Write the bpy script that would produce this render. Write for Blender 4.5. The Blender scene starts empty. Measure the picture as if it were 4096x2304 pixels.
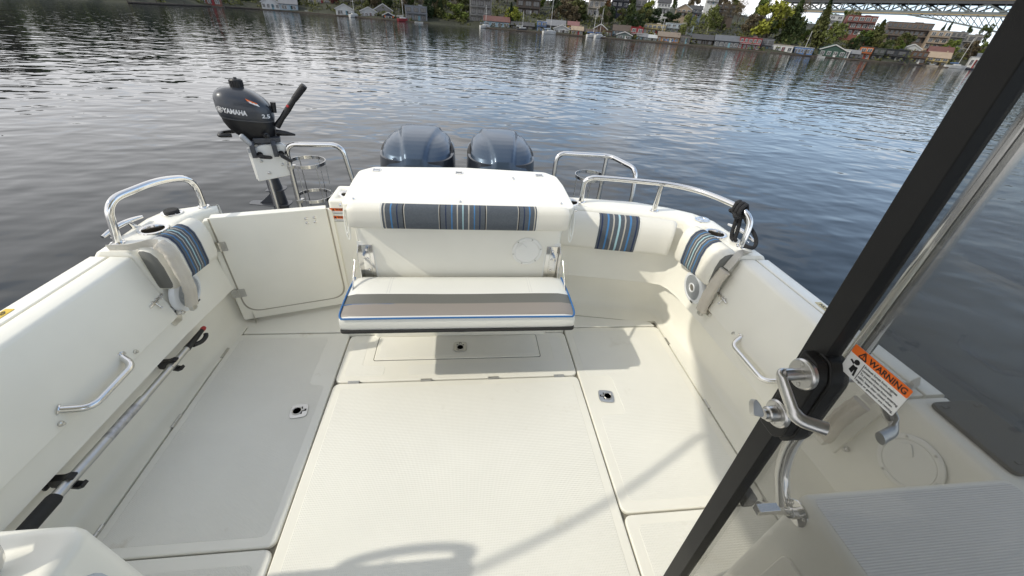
import bpy, bmesh, math, random
from mathutils import Vector, Matrix
R = math.radians
X, Y, Z = Vector((1, 0, 0)), Vector((0, 1, 0)), Vector((0, 0, 1))
rnd = random.Random(7)
scene = bpy.context.scene
col = scene.collection

# ------------------------------------------------------------------ camera
cam_d = bpy.data.cameras.new('camera')
cam_d.sensor_width = 36.0
cam_d.lens = 13.43
cam_d.clip_start = 0.05
cam_d.clip_end = 6000
cam = bpy.data.objects.new('camera', cam_d)
col.objects.link(cam)
CAM_ROT = Matrix(((0.99242, 0.00289, -0.12289), (-0.10201, 0.57722, -0.81019), (0.06859, 0.81658, 0.57314)))
cam.matrix_world = Matrix.Translation((0, 0, 1.55)) @ CAM_ROT.to_4x4()
scene.camera = cam

# ------------------------------------------------------------------ sky, sun, exposure
SUN_DIR = Vector((-1.08, -0.20, 1.0)).normalized()       # towards the sun
sun_el = math.asin(SUN_DIR.z)
sun_az = math.atan2(SUN_DIR.x, SUN_DIR.y)
world = bpy.data.worlds.new('World')
scene.world = world
world.use_nodes = True
wn, wl = world.node_tree.nodes, world.node_tree.links
wn.clear()
w_out = wn.new('ShaderNodeOutputWorld')
w_bg = wn.new('ShaderNodeBackground')
w_bg.inputs['Strength'].default_value = 0.135
sky = wn.new('ShaderNodeTexSky')
sky.sky_type = 'NISHITA'
sky.sun_disc = False
sky.sun_elevation = sun_el
sky.sun_rotation = sun_az
sky.air_density = 1.0
sky.dust_density = 0.7
tc = wn.new('ShaderNodeTexCoord')
# broken cloud cover: noise laid on a plane far overhead (direction / z)
sep = wn.new('ShaderNodeSeparateXYZ')
wl.new(tc.outputs['Generated'], sep.inputs[0])
mx = wn.new('ShaderNodeMath'); mx.operation = 'MAXIMUM'; mx.inputs[1].default_value = 0.0
wl.new(sep.outputs['Z'], mx.inputs[0])
ad = wn.new('ShaderNodeMath'); ad.operation = 'ADD'; ad.inputs[1].default_value = 0.18
wl.new(mx.outputs[0], ad.inputs[0])
dv = wn.new('ShaderNodeVectorMath'); dv.operation = 'DIVIDE'
cmb = wn.new('ShaderNodeCombineXYZ')
for i in range(3):
    wl.new(ad.outputs[0], cmb.inputs[i])
wl.new(tc.outputs['Generated'], dv.inputs[0])
wl.new(cmb.outputs[0], dv.inputs[1])
cn = wn.new('ShaderNodeTexNoise')
cn.inputs['Scale'].default_value = 0.85
cn.inputs['Detail'].default_value = 7
cn.inputs['Roughness'].default_value = 0.55
cn.inputs['Distortion'].default_value = 0.4
wl.new(dv.outputs[0], cn.inputs['Vector'])
# more cloud towards the port side (-X), more open blue to the other
sx = wn.new('ShaderNodeMath'); sx.operation = 'MULTIPLY_ADD'
sx.inputs[1].default_value = -0.20; sx.inputs[2].default_value = 0.05
wl.new(sep.outputs['X'], sx.inputs[0])
cs = wn.new('ShaderNodeMath'); cs.operation = 'ADD'
hz = wn.new('ShaderNodeMapRange')
hz.inputs['From Min'].default_value = 0.0; hz.inputs['From Max'].default_value = 0.16
hz.inputs['To Min'].default_value = 0.16; hz.inputs['To Max'].default_value = 0.0
wl.new(sep.outputs['Z'], hz.inputs['Value'])
c0 = wn.new('ShaderNodeMath'); c0.operation = 'ADD'
wl.new(cn.outputs['Fac'], c0.inputs[0]); wl.new(hz.outputs[0], c0.inputs[1])
wl.new(c0.outputs[0], cs.inputs[0]); wl.new(sx.outputs[0], cs.inputs[1])
cr = wn.new('ShaderNodeValToRGB')
cr.color_ramp.elements[0].position = 0.44; cr.color_ramp.elements[0].color = (0.06, 0.06, 0.06, 1)
cr.color_ramp.elements[1].position = 0.62; cr.color_ramp.elements[1].color = (1, 1, 1, 1)
wl.new(cs.outputs[0], cr.inputs[0])
cmix = wn.new('ShaderNodeMixRGB')
# cloud undersides: brighter towards the horizon, greyer overhead
zr = wn.new('ShaderNodeMapRange')
zr.inputs['From Min'].default_value = 0.08; zr.inputs['From Max'].default_value = 0.62
zr.inputs['To Min'].default_value = 0.84; zr.inputs['To Max'].default_value = 0.60
wl.new(sep.outputs['Z'], zr.inputs['Value'])
cc = wn.new('ShaderNodeVectorMath'); cc.operation = 'SCALE'
cc.inputs[0].default_value = (10.4, 10.4, 10.6)
wl.new(zr.outputs[0], cc.inputs['Scale'])
wl.new(cc.outputs[0], cmix.inputs['Color2'])
wl.new(cr.outputs[0], cmix.inputs['Fac'])
# the clear patches: the physical sky with a thin pale-blue veil of high haze
veil = wn.new('ShaderNodeMixRGB')
vz = wn.new('ShaderNodeMapRange')
vz.inputs['From Min'].default_value = 0.10; vz.inputs['From Max'].default_value = 0.55
vz.inputs['To Min'].default_value = 0.55; vz.inputs['To Max'].default_value = 0.16
wl.new(sep.outputs['Z'], vz.inputs['Value'])
wl.new(vz.outputs[0], veil.inputs['Fac'])
veil.inputs['Color2'].default_value = (5.7, 7.7, 10.6, 1)
wl.new(sky.outputs[0], veil.inputs['Color1'])
wl.new(veil.outputs[0], cmix.inputs['Color1'])
wl.new(cmix.outputs[0], w_bg.inputs['Color'])
wl.new(w_bg.outputs[0], w_out.inputs['Surface'])

sun_l = bpy.data.lights.new('sun', 'SUN')
sun_l.energy = 2.0
sun_l.angle = R(0.9)
sun_l.color = (1.0, 0.945, 0.82)
sun = bpy.data.objects.new('sun', sun_l)
col.objects.link(sun)
sun.rotation_euler = SUN_DIR.to_track_quat('Z', 'Y').to_euler()
sun.location = (-20, -5, 30)

vs = scene.view_settings
scene.display_settings.display_device = 'sRGB'
vs.view_transform = 'Standard'
vs.look = 'None'
vs.exposure = 0.33
vs.gamma = 1.0
vs.use_curve_mapping = False

# ------------------------------------------------------------------ materials
MATS = {}
def lin(c):
    return tuple((v / 12.92 if v <= 0.04045 else ((v + 0.055) / 1.055) ** 2.4) for v in c)
def mat(name, color, rough=0.5, metal=0.0, coat=0.0, bump=None, vary=0.0, vscale=3.0, spec=0.5, sheen=0.0, dirt=None):
    """bump = (kind, scale, distance); vary = +- value variation of the base colour; dirt = (colour, scale, threshold)"""
    if name in MATS:
        return MATS[name]
    m = bpy.data.materials.new(name)
    m.use_nodes = True
    nt = m.node_tree; n = nt.nodes; l = nt.links
    b = n['Principled BSDF']
    b.inputs['Base Color'].default_value = (*color, 1)
    b.inputs['Roughness'].default_value = rough
    b.inputs['Metallic'].default_value = metal
    b.inputs['Specular IOR Level'].default_value = spec
    if coat:
        b.inputs['Coat Weight'].default_value = coat
        b.inputs['Coat Roughness'].default_value = 0.06
    if sheen:
        b.inputs['Sheen Weight'].default_value = sheen
    t = n.new('ShaderNodeTexCoord')
    src = None
    if vary or dirt:
        nz = n.new('ShaderNodeTexNoise'); nz.inputs['Scale'].default_value = vscale
        nz.inputs['Detail'].default_value = 6
        l.new(t.outputs['Object'], nz.inputs['Vector'])
        mr = n.new('ShaderNodeMapRange')
        mr.inputs['From Min'].default_value = 0.3; mr.inputs['From Max'].default_value = 0.7
        mr.inputs['To Min'].default_value = 1 - vary; mr.inputs['To Max'].default_value = 1 + vary
        l.new(nz.outputs['Fac'], mr.inputs['Value'])
        hs = n.new('ShaderNodeHueSaturation')
        hs.inputs['Color'].default_value = (*color, 1)
        l.new(mr.outputs[0], hs.inputs['Value'])
        src = hs.outputs[0]
        if dirt:
            dn = n.new('ShaderNodeTexNoise'); dn.inputs['Scale'].default_value = dirt[1]
            dn.inputs['Detail'].default_value = 9; dn.inputs['Roughness'].default_value = 0.65
            l.new(t.outputs['Object'], dn.inputs['Vector'])
            dr = n.new('ShaderNodeMapRange')
            dr.inputs['From Min'].default_value = dirt[2]; dr.inputs['From Max'].default_value = dirt[2] + 0.12
            dr.inputs['To Max'].default_value = 0.55
            l.new(dn.outputs['Fac'], dr.inputs['Value'])
            mm = n.new('ShaderNodeMixRGB')
            mm.inputs['Color2'].default_value = (*dirt[0], 1)
            l.new(dr.outputs[0], mm.inputs['Fac']); l.new(src, mm.inputs['Color1'])
            src = mm.outputs[0]
        l.new(src, b.inputs['Base Color'])
    if bump:
        kind, sc, dist = bump
        bp = n.new('ShaderNodeBump'); bp.inputs['Distance'].default_value = dist
        bp.inputs['Strength'].default_value = 1.0
        if kind == 'noise':
            q = n.new('ShaderNodeTexNoise'); q.inputs['Scale'].default_value = sc; q.inputs['Detail'].default_value = 4
            l.new(t.outputs['Object'], q.inputs['Vector']); h = q.outputs['Fac']
        elif kind in ('diamond', 'weave'):
            s3 = n.new('ShaderNodeSeparateXYZ'); l.new(t.outputs['Object'], s3.inputs[0])
            outs = []
            for sg in (1, -1):
                a = n.new('ShaderNodeMath'); a.operation = 'MULTIPLY_ADD'; a.inputs[1].default_value = sg * (0.7 if kind == 'diamond' else 1.0)
                l.new(s3.outputs['Y'], a.inputs[0]); l.new(s3.outputs['X'], a.inputs[2])
                k = n.new('ShaderNodeMath'); k.operation = 'MULTIPLY'; k.inputs[1].default_value = sc
                l.new(a.outputs[0], k.inputs[0])
                s = n.new('ShaderNodeMath'); s.operation = 'SINE'; l.new(k.outputs[0], s.inputs[0])
                outs.append(s)
            pm = n.new('ShaderNodeMath'); pm.operation = 'MULTIPLY'
            l.new(outs[0].outputs[0], pm.inputs[0]); l.new(outs[1].outputs[0], pm.inputs[1]); h = pm.outputs[0]
        elif kind in ('ribs_x', 'ribs_y'):
            s3 = n.new('ShaderNodeSeparateXYZ'); l.new(t.outputs['Object'], s3.inputs[0])
            k = n.new('ShaderNodeMath'); k.operation = 'MULTIPLY'; k.inputs[1].default_value = sc
            l.new(s3.outputs['X' if kind == 'ribs_x' else 'Y'], k.inputs[0])
            s = n.new('ShaderNodeMath'); s.operation = 'SINE'; l.new(k.outputs[0], s.inputs[0])
            q = n.new('ShaderNodeTexNoise'); q.inputs['Scale'].default_value = 60
            l.new(t.outputs['Object'], q.inputs['Vector'])
            pm = n.new('ShaderNodeMath'); pm.operation = 'MULTIPLY_ADD'; pm.inputs[1].default_value = 1.3
            l.new(q.outputs['Fac'], pm.inputs[0]); l.new(s.outputs[0], pm.inputs[2]); h = pm.outputs[0]
        l.new(h, bp.inputs['Height'])
        l.new(bp.outputs[0], b.inputs['Normal'])
    MATS[name] = m
    return m

GEL = mat('white_gelcoat', (0.865, 0.845, 0.758), 0.30, coat=0.10, vary=0.03, vscale=4, spec=0.34)
GELD = mat('white_gelcoat_worn', (0.85, 0.835, 0.76), 0.46, vary=0.04, vscale=3.0, dirt=((0.50, 0.42, 0.29), 5.0, 0.63))
SKID = mat('diamond_nonskid', (0.855, 0.84, 0.765), 0.52, bump=('diamond', 560, 0.00042), vary=0.03, vscale=2.5, dirt=((0.64, 0.60, 0.50), 4.0, 0.635))
RIB = mat('ribbed_nonskid', (0.79, 0.78, 0.75), 0.6, bump=('ribs_y', 1250, 0.00045), vary=0.03, vscale=5)
GAP = mat('dark_gap', (0.20, 0.185, 0.15), 0.8)
CHROME = mat('polished_steel', (0.78, 0.77, 0.75), 0.10, 1.0, bump=('noise', 9, 0.0006))
STEEL = mat('brushed_steel', (0.60, 0.59, 0.56), 0.28, 1.0, bump=('noise', 60, 0.0004), vary=0.08, vscale=20)
ALU = mat('satin_aluminium', (0.56, 0.56, 0.55), 0.36, 1.0, vary=0.06, vscale=30)
BLACK = mat('black_plastic', (0.012, 0.012, 0.013), 0.42, vary=0.1)
BLACKM = mat('black_powder_coat', (0.012, 0.0115, 0.011), 0.5, spec=0.38, vary=0.12, vscale=30, bump=('noise', 900, 0.0002))
RUBBER = mat('black_rubber', (0.02, 0.02, 0.02), 0.75, bump=('noise', 80, 0.001))
VINYL = mat('cream_vinyl', (0.79, 0.765, 0.68), 0.46, bump=('noise', 240, 0.0006), vary=0.02, dirt=((0.55, 0.47, 0.36), 4.0, 0.66))
VINYLW = mat('white_vinyl', (0.82, 0.815, 0.76), 0.44, bump=('noise', 240, 0.0006), vary=0.02)
VGREY = mat('taupe_vinyl', (0.285, 0.255, 0.225), 0.42, bump=('noise', 240, 0.0005), vary=0.04)
VGREY2 = mat('grey_vinyl', (0.15, 0.15, 0.135), 0.42, bump=('noise', 240, 0.0005), vary=0.04)
PIPE = mat('blue_piping', (0.03, 0.14, 0.36), 0.5)
SB_GREY = mat('stripe_slate', (0.11, 0.128, 0.15), 0.85, bump=('weave', 2200, 0.0006), vary=0.10, vscale=140)
SB_NAVY = mat('stripe_navy', (0.02, 0.035, 0.085), 0.85)
SB_BLUE = mat('stripe_blue', (0.06, 0.20, 0.42), 0.8)
SB_CREAM = mat('stripe_cream', (0.46, 0.44, 0.39), 0.85)
SB_AQUA = mat('stripe_aqua', (0.36, 0.55, 0.60), 0.85)
SB_BLACK = mat('stripe_black', (0.015, 0.016, 0.02), 0.85)
CANVAS = mat('beige_canvas', (0.60, 0.555, 0.475), 0.8, bump=('noise', 120, 0.002), vary=0.05, vscale=12)
POLY = mat('white_poly_board', (0.80, 0.80, 0.76), 0.4, vary=0.02, dirt=((0.40, 0.22, 0.10), 14, 0.70))
COWL = mat('blue_grey_cowl', (0.060, 0.088, 0.128), 0.38, 0.55, coat=0.25, vary=0.06, vscale=300)
COWLD = mat('dark_grey_cowl', (0.030, 0.036, 0.048), 0.35, 0.35, coat=0.3, vary=0.05, vscale=200)
OBGREY = mat('small_outboard_grey', (0.045, 0.05, 0.06), 0.36, 0.2, coat=0.3, vary=0.05)
RED = mat('red_plastic', (0.42, 0.03, 0.03), 0.45)
ORANGE = mat('orange_label', (0.85, 0.16, 0.012), 0.45)
YELLOW = mat('yellow_label', (0.72, 0.50, 0.06), 0.5)
LABELW = mat('white_label', (0.80, 0.80, 0.78), 0.45)
INK = mat('black_ink', (0.012, 0.012, 0.012), 0.5)
INKW = mat('white_ink', (0.78, 0.78, 0.78), 0.5)
INKG = mat('grey_ink', (0.25, 0.25, 0.25), 0.5)
SPKR = mat('white_speaker', (0.78, 0.80, 0.82), 0.38)
GRILLE = mat('speaker_grille', (0.62, 0.66, 0.70), 0.5, bump=('weave', 1300, 0.003))
CUPIN = mat('cup_inside', (0.20, 0.18, 0.15), 0.3, 0.8)

# ------------------------------------------------------------------ mesh helpers
class MB:
    def __init__(s):
        s.v = []; s.f = []; s.m = []
    def add(s, verts, faces, m=0):
        o = len(s.v)
        s.v += [tuple(p) for p in verts]
        for i, f in enumerate(faces):
            s.f.append([o + k for k in f])
            s.m.append(m[i] if isinstance(m, (list, tuple)) else m)
        return s
    def box(s, c, d, m=0, M=None):
        x, y, z = c; a, b, h = d[0] / 2, d[1] / 2, d[2] / 2
        vs_ = [Vector((sx * a, sy * b, sz * h)) for sx in (-1, 1) for sy in (-1, 1) for sz in (-1, 1)]
        if M is not None:
            vs_ = [M @ p for p in vs_]
        vs_ = [p + Vector(c) for p in vs_]
        return s.add(vs_, [(0, 1, 3, 2), (4, 6, 7, 5), (0, 4, 5, 1), (2, 3, 7, 6), (0, 2, 6, 4), (1, 5, 7, 3)], m)
    def loft(s, rings, closed=True, caps=True, m=0, loop=False, capm=None):
        n = len(rings[0]); k = len(rings); o = len(s.v)
        for r_ in rings:
            s.v += [tuple(p) for p in r_]
        segs = k if loop else k - 1
        for i in range(segs):
            a = o + i * n; b = o + ((i + 1) % k) * n
            mm = m[i] if isinstance(m, (list, tuple)) else m
            for j in range(n if closed else n - 1):
                j2 = (j + 1) % n
                s.f.append([a + j, a + j2, b + j2, b + j]); s.m.append(mm)
        if caps and not loop:
            m0 = m[0] if isinstance(m, (list, tuple)) else m
            m1 = m[-1] if isinstance(m, (list, tuple)) else m
            if capm is not None:
                m0, m1 = (capm, capm) if isinstance(capm, int) else capm
            s.f.append(list(range(o + n - 1, o - 1, -1))); s.m.append(m0)
            e = o + (k - 1) * n
            s.f.append(list(range(e, e + n))); s.m.append(m1)
        return s
    def tube(s, pts, r, n=10, closed=False, m=0, caps=True):
        pts = [Vector(p) for p in pts]
        k = len(pts)
        rad = r if isinstance(r, (list, tuple)) else [r] * k
        tang = []
        for i in range(k):
            a = pts[(i - 1) % k] if (closed or i > 0) else pts[i]
            b = pts[(i + 1) % k] if (closed or i < k - 1) else pts[i]
            t = (b - a)
            tang.append(t.normalized() if t.length > 1e-9 else Vector((0, 0, 1)))
        u = tang[0].orthogonal().normalized()
        rings = []
        for i in range(k):
            t = tang[i]
            u = (u - t * u.dot(t))
            u = u.normalized() if u.length > 1e-6 else t.orthogonal().normalized()
            w = t.cross(u)
            rings.append([pts[i] + (u * math.cos(2 * math.pi * j / n) + w * math.sin(2 * math.pi * j / n)) * rad[i] for j in range(n)])
        return s.loft(rings, True, caps, m, loop=closed)
    def lathe(s, prof, c, axis=(0, 0, 1), n=24, m=0, caps=True, sq=None):
        ax = Vector(axis).normalized(); u = ax.orthogonal().normalized(); w = ax.cross(u)
        c = Vector(c)
        rings = [[c + ax * h + (u * math.cos(2 * math.pi * j / n) + w * math.sin(2 * math.pi * j / n)) * r_ for j in range(n)] for r_, h in prof]
        return s.loft(rings, True, caps, m)
    def prism(s, poly, o, ux, uy, t, m=0):
        """polygon poly (2-D) in the frame o, ux, uy, thickened by t along ux x uy"""
        o = Vector(o); ux = Vector(ux).normalized(); uy = Vector(uy).normalized(); w = ux.cross(uy)
        a = [o + ux * p[0] + uy * p[1] for p in poly]
        b = [p + w * t for p in a]
        return s.loft([a, b], True, True, m)
    def build(s, name, mats, parent=None, bevel=0.0, seg=2, smooth=38, org=None, label=None, sub=0):
        base = Vector((0, 0, 0))
        p = parent
        while p is not None:
            base += Vector(p.location); p = p.parent
        if org is not None:
            base = base + Vector(org) if parent is not None else Vector(org)
        me = bpy.data.meshes.new(name)
        me.from_pydata([(x - base.x, y - base.y, z - base.z) for x, y, z in s.v], [], s.f)
        if not isinstance(mats, (list, tuple)):
            mats = [mats]
        for q in mats:
            me.materials.append(q)
        me.polygons.foreach_set('material_index', s.m)
        bm = bmesh.new(); bm.from_mesh(me)
        bmesh.ops.recalc_face_normals(bm, faces=bm.faces)
        bm.to_mesh(me); bm.free()
        me.polygons.foreach_set('use_smooth', [True] * len(me.polygons))
        me.set_sharp_from_angle(angle=R(smooth))
        ob = bpy.data.objects.new(name, me)
        col.objects.link(ob)
        if parent is not None:
            ob.parent = parent
            if org is not None:
                ob.location = org
        elif org is not None:
            ob.location = org
        if bevel:
            md = ob.modifiers.new('bevel', 'BEVEL'); md.width = bevel; md.segments = seg
            md.limit_method = 'ANGLE'; md.angle_limit = R(40); md.harden_normals = True
        if sub:
            md = ob.modifiers.new('subsurf', 'SUBSURF'); md.levels = sub; md.render_levels = sub
        if label:
            ob['label'] = label
        return ob

def tag(o, label, cat, group=None, kind='thing'):
    o['label'] = label; o['category'] = cat; o['kind'] = kind
    if group:
        o['group'] = group
    return o
def thing(name, label, cat, loc=(0, 0, 0), rz=0.0, group=None):
    o = bpy.data.objects.new(name, None)
    o.empty_display_size = 0.1
    col.objects.link(o)
    o.location = loc; o.rotation_euler = (0, 0, rz)
    return tag(o, label, cat, group)
def copy_tree(o, parent=None):
    c = o.copy(); col.objects.link(c)
    if parent is not None:
        c.parent = parent
    for ch in list(o.children):
        copy_tree(ch, c)
    return c

def fillet(pts, r, n=6, closed=False):
    """round the corners of a 3-D polyline"""
    pts = [Vector(p) for p in pts]
    out = []
    k = len(pts)
    for i in range(k):
        if not closed and i in (0, k - 1):
            out.append(pts[i]); continue
        p, a, b = pts[i], pts[(i - 1) % k], pts[(i + 1) % k]
        rr = r[i] if isinstance(r, (list, tuple)) else r
        da, db = (a - p), (b - p)
        d = min(rr, da.length * 0.49, db.length * 0.49)
        p0 = p + da.normalized() * d; p1 = p + db.normalized() * d
        for j in range(n + 1):
            t = j / n
            out.append(p0 * (1 - t) ** 2 + p * 2 * t * (1 - t) + p1 * t * t)
    return out
def rpoly(pts, r, n=5):
    return [(p.x, p.y) for p in fillet([(x, y, 0) for x, y in pts], r, n, True)]
def rrect(x0, y0, x1, y1, r, n=5):
    return rpoly([(x0, y0), (x1, y0), (x1, y1), (x0, y1)], r, n)
def catmull(pts, n=8, closed=False):
    pts = [Vector(p) for p in pts]; k = len(pts); out = []
    rng = range(k) if closed else range(k - 1)
    for i in rng:
        p0 = pts[(i - 1) % k] if (closed or i > 0) else pts[0]
        p1 = pts[i]; p2 = pts[(i + 1) % k]
        p3 = pts[(i + 2) % k] if (closed or i + 2 < k) else pts[-1]
        for j in range(n):
            t = j / n
            out.append(0.5 * ((2 * p1) + (p2 - p0) * t + (2 * p0 - 5 * p1 + 4 * p2 - p3) * t * t + (3 * p1 - p0 - 3 * p2 + p3) * t ** 3))
    if not closed:
        out.append(pts[-1])
    return out
def text(name, body, size, o, ux, uy, m, parent, extrude=0.0003, align='LEFT', bold=0.0, sx=1.0):
    """flat lettering lying in the plane ux, uy, as its own mesh"""
    cu = bpy.data.curves.new(name, 'FONT'); cu.body = body; cu.size = size; cu.extrude = extrude
    cu.align_x = align; cu.offset = bold
    tmp = bpy.data.objects.new(name + '_tmp', cu); col.objects.link(tmp)
    bpy.context.view_layer.update()
    dg = bpy.context.evaluated_depsgraph_get()
    me = bpy.data.meshes.new_from_object(tmp.evaluated_get(dg))
    bpy.data.objects.remove(tmp)
    ux = Vector(ux).normalized(); uy = Vector(uy).normalized(); uz = ux.cross(uy)
    o = Vector(o)
    b = MB()
    b.add([o + ux * v.co.x * sx + uy * v.co.y + uz * v.co.z for v in me.vertices], [list(p.vertices) for p in me.polygons])
    bpy.data.meshes.remove(me)
    return b.build(name, m, parent)
# ================================================================== THE BOAT
boat = thing('motorboat', 'white motorboat cockpit with cream gelcoat floor hatches, seen from its cabin door', 'motorboat', (0, 0, -0.8))


def cut(ob, cutters):
    """real holes: difference the cutter meshes out of ob, then drop the cutters"""
    for c in cutters:
        md = ob.modifiers.new('hole', 'BOOLEAN'); md.operation = 'DIFFERENCE'; md.solver = 'EXACT'; md.object = c
    bpy.context.view_layer.update()
    dg = bpy.context.evaluated_depsgraph_get()
    me = bpy.data.meshes.new_from_object(ob.evaluated_get(dg))
    ob.modifiers.clear()
    ob.data = me
    for c in cutters:
        bpy.data.objects.remove(c)

# ---- floor base and hatches
b = MB()
b.box((-0.012, 0.72, -0.041), (2.60, 2.70, 0.05))
b.build('floor_gutter', GAP, boat)
def slab(name, x0, y0, x1, y1, r=0.035, top=0.0, mats=GEL, thick=0.034, parent=boat, bev=0.007, label=None):
    b = MB()
    b.prism(rrect(x0, y0, x1, y1, r), (0, 0, top - thick), X, Y, thick)
    return b.build(name, mats, parent, bevel=bev, seg=3, label=label)
def skid(parent, poly, top, m=SKID, name='nonskid_panel'):
    b = MB(); b.prism(poly, (0, 0, top - 0.001), X, Y, 0.0018)
    return b.build(name, m, parent, bevel=0.0007, seg=2)
def flush_latch(parent, x, y, ang, s=1.0, dz=0.0):
    """square flush ring latch lying on a hatch"""
    M = Matrix.Rotation(ang, 4, 'Z')
    ux = M @ X; uy = M @ Y
    b = MB()
    h = 0.036 * s
    sq = rpoly([(-h, -h), (0, -h * 1.08), (h, -h), (h * 1.08, 0), (h, h), (0, h * 1.08), (-h, h), (-h * 1.08, 0)], 0.012 * s, 3)
    b.prism(sq, (x, y, 0.0005 + dz), ux, uy, 0.004)
    t = MB()
    c = Vector((x, y, dz)) - ux * 0.008 * s
    t.lathe([(0.0005, 0.0052), (0.0165 * s, 0.0052)], c, n=28)
    t.prism([(-0.002, -0.006), (0.028 * s, -0.006), (0.028 * s, 0.006), (-0.002, 0.006)], c + ux * 0.012 * s + Z * 0.0046, ux, uy, 0.0006)
    t.prism([(-0.003, -0.021 * s), (0.003, -0.021 * s), (0.003, 0.021 * s), (-0.003, 0.021 * s)], c + ux * 0.02 * s + Z * 0.0044, ux, uy, 0.0007)
    rg = [c + Z * 0.0062 + ux * math.cos(a) * 0.0195 * s + uy * math.sin(a) * 0.0195 * s for a in [2 * math.pi * i / 28 for i in range(28)]]
    b.tube(rg, 0.0028 * s, 6, closed=True)
    b.tube([c + ux * 0.021 * s + Z * 0.006, c + ux * 0.033 * s + Z * 0.006], 0.004 * s, 8)
    lt = b.build('hatch_latch', STEEL, parent, bevel=0.0012)
    t.build('latch_recess', BLACK, parent)
def flat_hinge(parent, p, d, L=0.055):
    p = Vector(p); d = Vector(d).normalized(); w = Z.cross(d)
    b = MB()
    b.tube([p - d * L / 2, p - d * L * 0.18], 0.0042, 8); b.tube([p - d * L * 0.16, p + d * L * 0.16], 0.0042, 8); b.tube([p + d * L * 0.18, p + d * L / 2], 0.0042, 8)
    b.prism([(-L / 2, -0.009), (L / 2, -0.009), (L / 2, 0.009), (-L / 2, 0.009)], p - Z * 0.004, d, w, 0.0035)
    return b.build('hinge', STEEL, parent)

h = slab('floor_hatch', -0.652, -0.55, 0.606, 1.366, label='wide textured centre floor hatch')
skid(h, rrect(-0.612, -0.5, 0.566, 1.33, 0.03), 0.0)
for x in (-0.558, -0.199, 0.149, 0.503):
    flat_hinge(h, (x, 1.3695, 0.002), X)
h = slab('floor_hatch', -1.262, 0.640, -0.658, 1.745, mats=GELD, label='long shaded floor hatch beside the boat hook')
skid(h, rpoly([(-1.23, 0.675), (-0.695, 0.675), (-0.695, 1.36), (-0.77, 1.36), (-0.77, 1.71), (-1.23, 1.71)], 0.03), 0.0, mat('fine_nonskid', (0.84, 0.825, 0.755), 0.5, bump=('ribs_x', 1300, 0.0005), vary=0.035, vscale=3, dirt=((0.55, 0.47, 0.33), 4.5, 0.64)))
flush_latch(h, -0.763, 1.205, 0.15, dz=0.0014)
for y in (0.72, 1.18, 1.60):
    flat_hinge(h, (-1.265, y, 0.002), Y, 0.07)
h = slab('floor_hatch', -1.262, -0.5, -0.658, 0.635, mats=GELD)
skid(h, rrect(-1.20, -0.46, -0.70, 0.59, 0.03), 0.0, MATS['fine_nonskid'])
h = slab('floor_hatch', 0.612, 0.659, 1.232, 1.757, label='floor hatch crossed by the shadow of the bench')
skid(h, rpoly([(0.655, 0.70), (1.19, 0.70), (1.19, 1.72), (0.655, 1.72), (0.655, 1.36), (0.79, 1.36), (0.79, 1.11), (0.655, 1.11)], 0.03), 0.0)
flush_latch(h, 0.719, 1.22, 3.0, dz=0.0014)
for y in (1.62, 1.15):
    flat_hinge(h, (1.238, y, 0.001), Y)
h = slab('floor_hatch', 0.612, -0.5, 1.232, 0.653)
skid(h, rrect(0.655, -0.46, 1.19, 0.615, 0.03), 0.0)
# aft deck strip with its small hatch
h = slab('aft_deck', -0.652, 1.373, 0.606, 1.72)
skid(h, rpoly([(-0.615, 1.41), (-0.42, 1.41), (-0.42, 1.48), (-0.54, 1.48), (-0.54, 1.66), (-0.615, 1.66)], 0.02), 0.0)
skid(h, rpoly([(-0.30, 1.41), (0.57, 1.41), (0.57, 1.68), (0.50, 1.68), (0.50, 1.48), (-0.30, 1.48)], 0.02), 0.0)
g = slab('aft_hatch', -0.487, 1.516, 0.424, 1.70, r=0.012, top=0.006, thick=0.02, parent=h)
b = MB(); b.prism(rrect(-0.4905, 1.5130, 0.4275, 1.702, 0.014), (0, 0, -0.004), X, Y, 0.0055); b.build('hatch_gap', GAP, h)
skid(g, rrect(-0.465, 1.535, 0.40, 1.69, 0.015), 0.006)
flush_latch(g, -0.026, 1.60, 1.55, dz=0.0082)
g.location.z += 0.0
b = MB(); b.box((-0.03, 1.74, 0.008), (1.27, 0.035, 0.06)); b.build('deck_riser', GEL, boat, bevel=0.008)

# floor strips running to the stern wall
b = MB()
b.prism([(-1.24, 1.752), (-0.66, 1.752), (-0.50, 1.752), (-0.50, 2.10), (-0.66, 2.08), (-1.24, 1.93)], (0, 0, -0.03), X, Y, 0.031)
b.build('floor_strip', GELD, boat, bevel=0.004)
b = MB()
b.prism([(0.50, 1.764), (1.215, 1.764), (1.20, 1.80), (1.16, 1.815), (1.0, 1.83), (0.48, 1.915)], (0, 0, -0.03), X, Y, 0.0315)
b.build('floor_strip', GELD, boat, bevel=0.004)

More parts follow.
